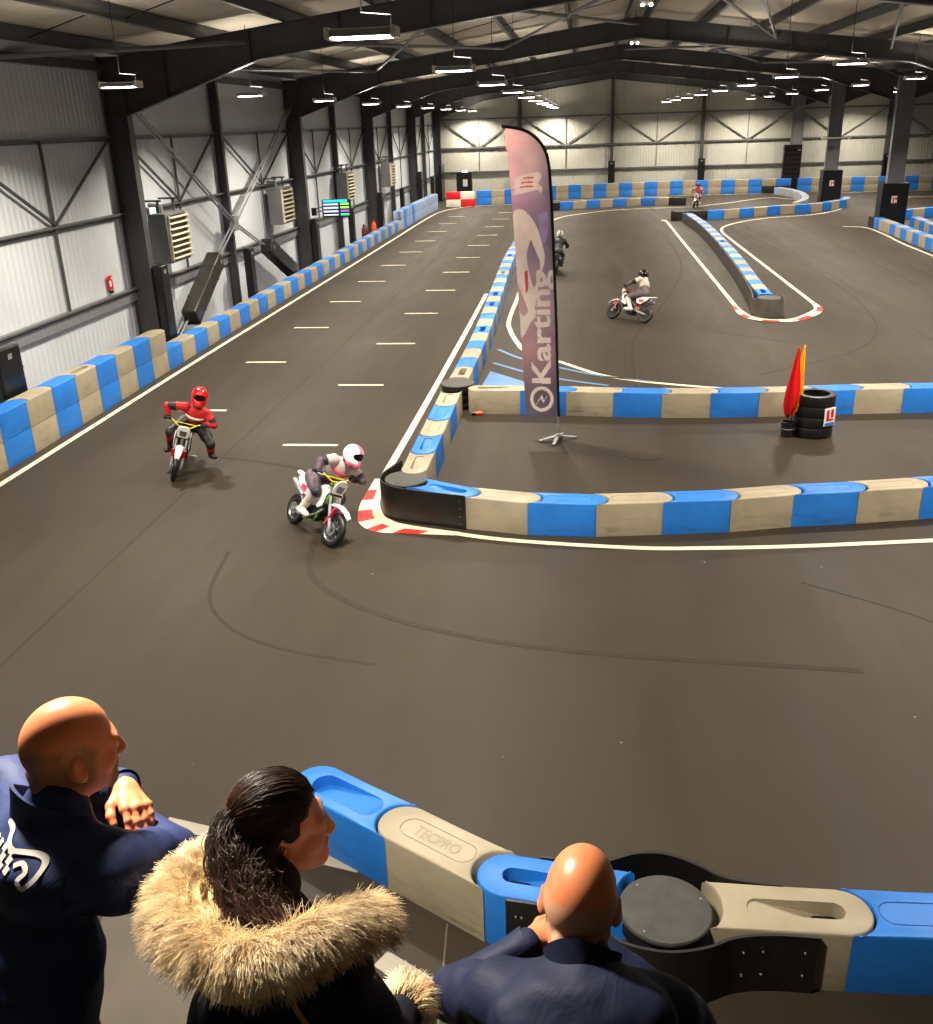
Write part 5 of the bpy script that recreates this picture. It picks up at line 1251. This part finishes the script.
h1 = head_mesh(t, Vector((-1.008, 1.522, 4.358)), H1, SK1, beard=1, stub=.95, scale=.84)
MB().tube([(.0+.083, -.004, -.046), (.088, -.001, -.052), (.083, .003, -.056)], .0016, 6).build('earring', M['chrome'], h1)
hand(t, tuple(wrL+NAT((.025, -.02, .012))), (.62, -.66, -.18), (.30, .15, .92), 1, SK1, .5, .86, name='hand')
hand(t, tuple(wrR), (-.8, .5, 0), (.2, .5, .8), -1, SK1, .6, .88, name='hand')
cb = collar_band(t, tuple(neck+upv*.005-bf*.01), Matrix([list(r_) for r_ in RB]), .064, .066, -.02, .030, .010, NAVY)
MB().tube([tuple(wrL+nv(wrL-elL)*q) for q in (-.04, .0, .018)], [.041, .043, .042], 18, caps=False).build('cuff', NAVY, t)
wI = bf; org = NAT(PRINT_AT)
sh = strip_quads([(-.02, .0), (.03, .012), (.055, .005), (.060, -.02), (.045, -.045), (.030, -.035), (.036, -.018), (.02, -.008), (.005, -.018)], .009)
sh += strip_quads([(-.075, .035), (-.05, .03), (-.035, .012), (-.02, .002)], .010)
for r_ in range(3):
    for q in range(5): sh.append([(-.10+.019*q+.006*r_, -.004-.015*r_), (-.088+.019*q+.006*r_, -.007-.015*r_), (-.086+.019*q+.006*r_, .006-.015*r_), (-.098+.019*q+.006*r_, .009-.015*r_)])
decal(V, F, org, rt, upv, wI, sh, .003, 'back_print', INK, t)
seam = cloth('navy seam', (.10, .12, .22), .6, .1, .1)
decal(V, F, neck-upv*.12, rt, upv, bf, strip_quads([(.155, .075), (.17, .02), (.165, -.05), (.15, -.11)], .004), .002, 'seam', seam, t)
decal(V, F, neck-upv*.12, rt, upv, bf, strip_quads([(-.2, -.03), (-.1, -.045), (0, -.05), (.1, -.045), (.16, -.03)], .004), .002, 'seam', seam, t)
rel(t)

# ---- bald man in front, seen from behind, chin on his folded arms
t = empty('person', (.03, 1.0, DZ), 0, 'bald person in navy jacket seen from behind, stooping over folded arms', 'person')
fw = nv((.05, 1, 0)); rt = nv((1, -.05, 0))
hipc = NAT((.045, 1.0, 3.50)); neck = NAT((.020, 1.425, 3.955)); upv = nv(neck-hipc); bf = nv(np.cross(upv, rt)); RB = np.stack([rt, bf, upv], 1)
shL = NAT((-.145, 1.425, 3.862)); shR = NAT((.178, 1.42, 3.855)); elL = NAT((-.262, 1.575, 3.69)); elR = NAT((.26, 1.56, 3.66)); wrL = NAT((-.105, 1.635, 3.785)); wrR = NAT((.05, 1.67, 3.76))
sd = SDF(.045, .88)
sd.el(hipc, (.18, .14, .15), RB, 0); sd.el(hipc+upv*.18, (.185, .14, .20), RB, 0); sd.el(hipc+upv*.40, (.205, .125, .19), RB, 0); sd.el(neck-upv*.09-bf*.04, (.20, .09, .11), RB, 0)
sd.rc(neck-upv*.04, shR, .07, .072, 0, .05); sd.rc(neck-upv*.04, shL, .07, .072, 0, .05); sd.rc(neck-upv*.06, neck+upv*.01, .07, .062, 0, .03)
sd.chain([shL, (shL+elL)/2, elL], [.076, .068, .060], 0, .035); sd.chain([elL, wrL], [.058, .043], 0, .022)
sd.chain([shR, (shR+elR)/2, elR], [.076, .066, .058], 0, .035); sd.chain([elR, wrR], [.056, .043], 0, .022)
lower_body(sd, hipc, rt, fw, (.045, .95), 1, 2)
V, F, I = sd.mesh(.0095); V = relax(V, F, 1, .4); V = wrinkle(V, F, .0065, (9, 9, 12), np.clip((V[:, 2]-3.2)/.3, .2, 1), 7.7)
sdf_obj('person_body', V, F, I, [NAVY2, TROU, SHOE], t)
H3 = frame((.10, 1), -.30, .05)
head_mesh(t, Vector((.014, 1.522, 4.042)), H3, SK3, stub=.8, scale=.89, neckdir=(0, -.070, -.16))
hand(t, tuple(wrL+NAT((.015, .01, .01))), (.75, .35, .10), (-.12, -.15, 1), -1, SK3, .5, .86)
hand(t, tuple(wrR), (-.8, .1, .1), (-.1, .2, 1), 1, SK3, .5, .86)
collar_band(t, tuple(neck+upv*.01), Matrix([list(r_) for r_ in RB]), .062, .064, -.02, .020, .008, NAVY2)
MB().tube([tuple(wrL+nv(wrL-elL)*q) for q in (-.05, .0, .012)], [.040, .042, .041], 18, caps=False).build('cuff', NAVY2, t)
seam2 = cloth('dark navy seam', (.09, .10, .18), .6, .1, .1)
decal(V, F, neck-upv*.12, rt, upv, bf, strip_quads([(-.17, -.12), (-.08, -.07), (0, -.02), (.03, .02)], .004), .002, 'seam', seam2, t)
rel(t)

# ---- woman with curly hair and a fur-trimmed parka
t = empty('person', (-.62, 1.15, DZ), 0, 'person with long dark curly hair and fur-trimmed black parka', 'person')
fw = nv((.62, .78, 0)); rt = nv((.78, -.62, 0))
hipc = NAT((-.65, 1.16, 3.52)); neck = NAT((-.588, 1.42, 4.11)); upv = nv(neck-hipc); bf = nv(np.cross(upv, rt)); RB = np.stack([rt, bf, upv], 1)
shR = NAT((-.445, 1.295, 4.025)); shL = NAT((-.735, 1.50, 4.02)); elR = NAT((-.372, 1.335, 3.81)); wrR = NAT((-.352, 1.455, 3.775)); elL = NAT((-.70, 1.66, 3.80)); wrL = NAT((-.62, 1.66, 3.72))
sd = SDF(.045, .88)
sd.el(hipc, (.185, .145, .17), RB, 0); sd.el(hipc+upv*.17, (.175, .14, .20), RB, 0); sd.el(hipc+upv*.38, (.185, .13, .19), RB, 0); sd.el(neck-upv*.10-bf*.03, (.175, .10, .10), RB, 0)
sd.rc(neck-upv*.06, shR, .07, .075, 0, .05); sd.rc(neck-upv*.06, shL, .07, .075, 0, .05)
sd.chain([shR, (shR+elR)/2, elR], [.082, .075, .068], 0, .035); sd.chain([elR, wrR], [.066, .052], 0, .02)
sd.chain([shL, (shL+elL)/2, elL], [.08, .072, .064], 0, .035); sd.chain([elL, wrL], [.062, .05], 0, .02)
sd.el(hipc-upv*.14, (.20, .16, .20), RB, 0); lower_body(sd, hipc, rt, fw, (-.66, 1.10), 1, 2)
V, F, I = sd.mesh(.010); V = relax(V, F, 1, .4); V = wrinkle(V, F, .006, (8, 8, 11), np.clip((V[:, 2]-3.1)/.3, .2, 1), 1.3)
sdf_obj('person_body', V, F, I, [COAT, TROU, SHOE], t); VB, FB = V, F
HC = Vector((-.572, 1.478, 4.226)); H2 = frame((.93, .38), -.06, .02); HS = .83
h2 = head_mesh(t, HC, H2, SK2, male=False, stub=0, scale=HS, neckdir=(0, -.05, -.17))
for w_, e_, sgn in ((wrR, elR, 1), (wrL, elL, -1)):
    d_ = nv(w_-e_); hand(t, tuple(w_+d_*.03), tuple(d_), (0, .2, 1), -sgn, SK2, .5, .8)
def hairmat(name, root_c, mid_c, tip_c, rough=.38, spec=.5, patch=None):
    m, nt, b = nmat(name); hi = N(nt, 'ShaderNodeHairInfo')
    g = ramp(nt, hi.outputs['Intercept'], [(0, lin(root_c)), (.45, lin(mid_c)), (1, lin(tip_c))])
    rn = ramp(nt, hi.outputs['Random'], [(0, (.65, .62, .58)), (.5, (1, 1, 1)), (1, (1.18, 1.12, 1.05))])
    base = mixc(nt, 1., g, rn, 'MULTIPLY')
    if patch: base = mixc(nt, ramp(nt, noise(nt, coords(nt), 16, 2), [(.5, (0, 0, 0)), (.72, (.6, .6, .6))]), base, lin(patch))
    nt.links.new(base, b.inputs['Base Color']); b.inputs['Roughness'].default_value = rough; b.inputs['Specular IOR Level'].default_value = spec
    return m
HAIR = hairmat('dark brown hair', (.17, .11, .08), (.235, .15, .108), (.33, .21, .145), .46, .35)
FUR = hairmat('cream fur', (.80, .66, .42), (.97, .90, .72), (.93, .86, .74), .65, .25, (.58, .42, .24))
HAIRB = simple('dark brown hair mass', (.115, .078, .06), .7, 0, .2, .25)
def strands(name, S, rad, mat, parent, taper=.3):
    """S: list of point arrays"""
    hc = bpy.data.hair_curves.new(name); hc.add_curves([len(s) for s in S])
    P_ = np.concatenate(S).astype(np.float32); hc.attributes['position'].data.foreach_set('vector', P_.ravel())
    r = np.concatenate([rad*np.linspace(1, taper, len(s)) for s in S]).astype(np.float32)
    (hc.attributes.get('radius') or hc.attributes.new('radius', 'FLOAT', 'POINT')).data.foreach_set('value', r)
    hc.materials.append(mat); o = bpy.data.objects.new(name, hc); C.objects.link(o); o.parent = parent; return o
rng = np.random.default_rng(5)
Rm2 = NAT(H2)
toW = lambda p: NAT(HC)+(NAT(p)*HS)@Rm2.T
TIE = NAT((.018, -.120, .045)); tieW = toW(TIE)
# hair mass under the strands: a cap over the skull and the fall down the back
sd = SDF(.03)
capc = NAT((0, -.024, .040))
sd.el(toW(capc), (.083*HS, .102*HS, .096*HS), Rm2); sd.el(toW((0, -.065, -.02)), (.078*HS, .062*HS, .085*HS), Rm2, k=.04)
fall = [tieW, tieW+NAT((-.012, -.022, -.035)), NAT((-.615, 1.375, 4.195)), NAT((-.59, 1.33, 4.175)), NAT((-.565, 1.29, 4.17))]
fall2 = [toW((.04, -.06, -.04)), NAT((-.560, 1.375, 4.17)), NAT((-.555, 1.32, 4.155))]
fall3 = [toW((-.05, -.06, -.03)), NAT((-.612, 1.41, 4.18)), NAT((-.605, 1.36, 4.165))]
sd.chain(fall, [.016, .026, .036, .034, .014], k=.03); sd.chain(fall2, [.034, .036, .014], k=.03); sd.chain(fall3, [.034, .032, .014], k=.03)
# keep the face free
V, F, I = sd.mesh(.007)
loc = ((V-NAT(HC))@Rm2)/HS
face = np.clip((loc[:, 1]-.030)/.02, 0, 1)*np.clip((.075-loc[:, 2])/.03, 0, 1)
V = V-(loc-capc)*face[:, None]*.35@Rm2.T*HS
V = wrinkle(V, F, .004, (26, 26, 12), None, 2.2)
hm = sdf_obj('hair', V, F, I, [HAIRB], t)
S = []
# swept-back crown hair gathered at the tie
for i in range(3600):
    if rng.random() < .62:   # top and both upper sides
        a = rng.uniform(-1.35, 1.35); b_ = rng.uniform(.35, 1.35)
    else: a = rng.uniform(-1.5, 1.5); b_ = rng.uniform(-.1, .5)
    # hairline point on the skull: a = side angle, b_ = distance towards the brow
    fr = NAT((math.sin(a), math.cos(a)*math.sin(b_) if b_ > 0 else 0, math.cos(a)*math.cos(b_))); fr /= np.linalg.norm(fr)
    p0 = capc+fr*NAT((.083, .100, .096))
    if p0[2] < -.01 and p0[1] > .0: continue
    if p0[1] > .055 and p0[2] < .07: continue
    n = 11; pts = []; lift = rng.uniform(.001, .009); ph = rng.uniform(0, 6.28)
    for k in range(n):
        s_ = k/(n-1); q = (p0-capc)*(1-s_)+(TIE-capc)*s_; q /= NAT((.083, .100, .096)); q = q/np.linalg.norm(q)*NAT((.083, .100, .096))
        q = capc+q*(1+lift/.09*math.sin(s_*PI)*1.2+.012); q = q+rng.normal(0, .0006, 3)+NAT((math.sin(s_*8+ph), 0, math.cos(s_*7+ph)))*.0018
        if k >= n-2: q = q*(.4 if k == n-1 else .75)+TIE*(.6 if k == n-1 else .25)
        pts.append(toW(q))
    S.append(NAT(pts))
# lower side hair and the half-tail, falling in curls
ends = [NAT((-.575, 1.275, 4.175)), NAT((-.552, 1.268, 4.18)), NAT((-.592, 1.29, 4.175)), NAT((-.612, 1.325, 4.175)), NAT((-.545, 1.285, 4.175))]
for i in range(4200):
    u = rng.random()
    if u < .42: p0 = tieW+rng.normal(0, .010, 3); mid = p0+NAT((-.012, -.035, -.025))+rng.normal(0, .014, 3)
    else:
        a = rng.uniform(-1.9, 1.9); z_ = rng.uniform(-.075, .06); p0 = toW((math.sin(a)*.083, -.03-math.cos(a)*.075-.0*abs(a), z_)); mid = p0+NAT((-.010, -.026, -.035))+rng.normal(0, .012, 3)
    e = ends[rng.integers(5)]+rng.normal(0, .018, 3)*NAT((1, 1, .5)); m2 = (mid+e)/2+NAT((-.016, -.012, .022))+rng.normal(0, .011, 3)
    n = 22; cr = rng.uniform(.004, .010); w_ = rng.uniform(14, 24); ph = rng.uniform(0, 6.28); pts = []
    for k in range(n):
        s_ = k/(n-1); b0 = (1-s_)**3*p0+3*(1-s_)**2*s_*mid+3*(1-s_)*s_**2*m2+s_**3*e
        c_ = cr*min(1, s_*2.0); b0 = b0+NAT((math.cos(s_*w_+ph), math.sin(s_*w_+ph)*.7, math.sin(s_*w_+ph)))*c_; pts.append(b0)
    S.append(NAT(pts))
strands('hair_strands', S, .0009, HAIR, hm, .35)
MB().tube([tuple(tieW+NAT((.0, 0, 0))+NAT((math.cos(a)*.020, math.sin(a)*.008, math.sin(a)*.020))) for a in np.linspace(0, 2*PI, 18)[:-1]], .005, 8, closed=True).build('hair_tie', M['black'], hm)
# hood: cream lining with a thick fur edge lying on the shoulders
ringp = [(-.372, 1.405, 4.080), (-.412, 1.330, 4.130), (-.455, 1.262, 4.158), (-.494, 1.214, 4.160), (-.545, 1.180, 4.165), (-.630, 1.192, 4.168), (-.712, 1.252, 4.160), (-.756, 1.330, 4.165), (-.742, 1.398, 4.168), (-.708, 1.460, 4.155)]
RP = [NAT(p) for p in smooth_poly(ringp, 7)]; rc_ = NAT((-.57, 1.31, 4.13)); RP = [rc_+(p-rc_)*NAT((.92, .86, 1)) for p in RP]
sd = SDF(.05)
for a, b2 in zip(RP[:-1], RP[1:]): sd.rc(a-NAT((0, 0, .012)), b2-NAT((0, 0, .012)), .036, .036, 1, .02)
cen = NAT((-.62, 1.335, 4.07))
sd.el(cen, (.112, .122, .092), None, 0, .04)
V, F, I = sd.mesh(.009)
cc_ = V[F].mean(1); I = np.where(np.linalg.norm((cc_-cen)/NAT((.118, .125, .105)), axis=1) < 1.0, 0, 1)
V = wrinkle(V, F, .006, (16, 16, 10), None, 4.2)
hood = sdf_obj('hood', V, F, I, [CREAM, simple('fur base', (.80, .68, .46), .9, 0, .1, .2)], t)
for off in (.0, .035):
    MB().tube([tuple(NAT((-.690+off, 1.41-.5*off, 4.172))*(1-s_)+NAT((-.668+off, 1.275, 4.176))*s_+NAT((-.025*math.sin(s_*PI), 0, .012*math.sin(s_*PI)))) for s_ in np.linspace(0, 1, 9)], .009, 8).build('lining_fold', CREAM, hood)
S = []
dn = NAT((0, 0, -1.))
for i in range(15000):
    f = rng.random()*(len(RP)-1.001); k = int(f); c0 = RP[k]+(RP[k+1]-RP[k])*(f-k); tg = nv(RP[k+1]-RP[k]); outw = nv(c0-cen); outw = nv(outw-tg*outw.dot(tg)); u2 = np.cross(tg, outw); u2 = u2 if u2[2] > 0 else -u2
    a = rng.uniform(-.75, 1.95); nrm = outw*math.cos(a)+u2*math.sin(a)
    p = c0-NAT((0, 0, .012))+nrm*.033
    L = rng.uniform(.030, .056); comb = nv(nrm*.55+outw*.75+dn*.40+tg*.30*math.sin(f*1.7)+rng.normal(0, .20, 3)); bend = nv(comb*.7+dn*.75+rng.normal(0, .16, 3))
    pts = [p]; d = nrm*.5+comb*.8
    for q in range(6):
        d = nv(d*(1-q*.04)+bend*(.06+.07*q)); pts.append(pts[-1]+d*L/6)
    S.append(NAT(pts))
strands('fur_trim', S, .0009, FUR, hood, .25)
S = []
for i in range(1300):
    a = rng.uniform(0, 2*PI); d_ = nv(wrR-elR); s1 = nv(np.cross(d_, (0, 0, 1))); s2 = np.cross(d_, s1); nrm = s1*math.cos(a)+s2*math.sin(a); p = wrR+d_*rng.uniform(-.03, .04)+nrm*.042; d = nv(nrm+d_*.6+dn*.2+rng.normal(0, .2, 3)); L = rng.uniform(.02, .045)
    S.append(NAT([p, p+d*L*.5, p+nv(d+dn*.4)*L]))
strands('fur_cuff', S, .001, FUR, t, .3)
# tan strap over the back, lace at the neck, ear stud
decal(VB, FB, (-.462, 1.12, 4.06), rt, upv, bf, strip_quads([(-.125, .10), (-.108, .04), (-.086, -.02), (-.07, -.09), (-.06, -.2)], .018), .006, 'bag_strap', TAN, t)
lace = simple('pink lace', (.74, .55, .48), .7); m_ = MB()
for k in range(7):
    c0 = NAT((-.436+.008*k, 1.432-.006*k, 4.092)); m_.tube([tuple(c0+NAT((math.cos(a)*.007, math.sin(a)*.005, math.sin(a)*.007+.003*math.sin(3*a)))) for a in np.linspace(0, 2*PI, 12)[:-1]], .0028, 6, closed=True)
m_.build('lace_scarf', lace, t)
rel(t)
# ------------------------------------------------------------------ world and view
w = bpy.data.worlds.new('World'); scene.world = w; w.use_nodes = True
w.node_tree.nodes['Background'].inputs[0].default_value = (.9, .95, 1, 1); w.node_tree.nodes['Background'].inputs[1].default_value = .0
vs_ = scene.view_settings; vs_.view_transform = 'Standard'; vs_.look = 'None'; vs_.gamma = 1; vs_.use_curve_mapping = False; vs_.exposure = EXPO
scene.cycles.max_bounces = 8; scene.cycles.diffuse_bounces = 6
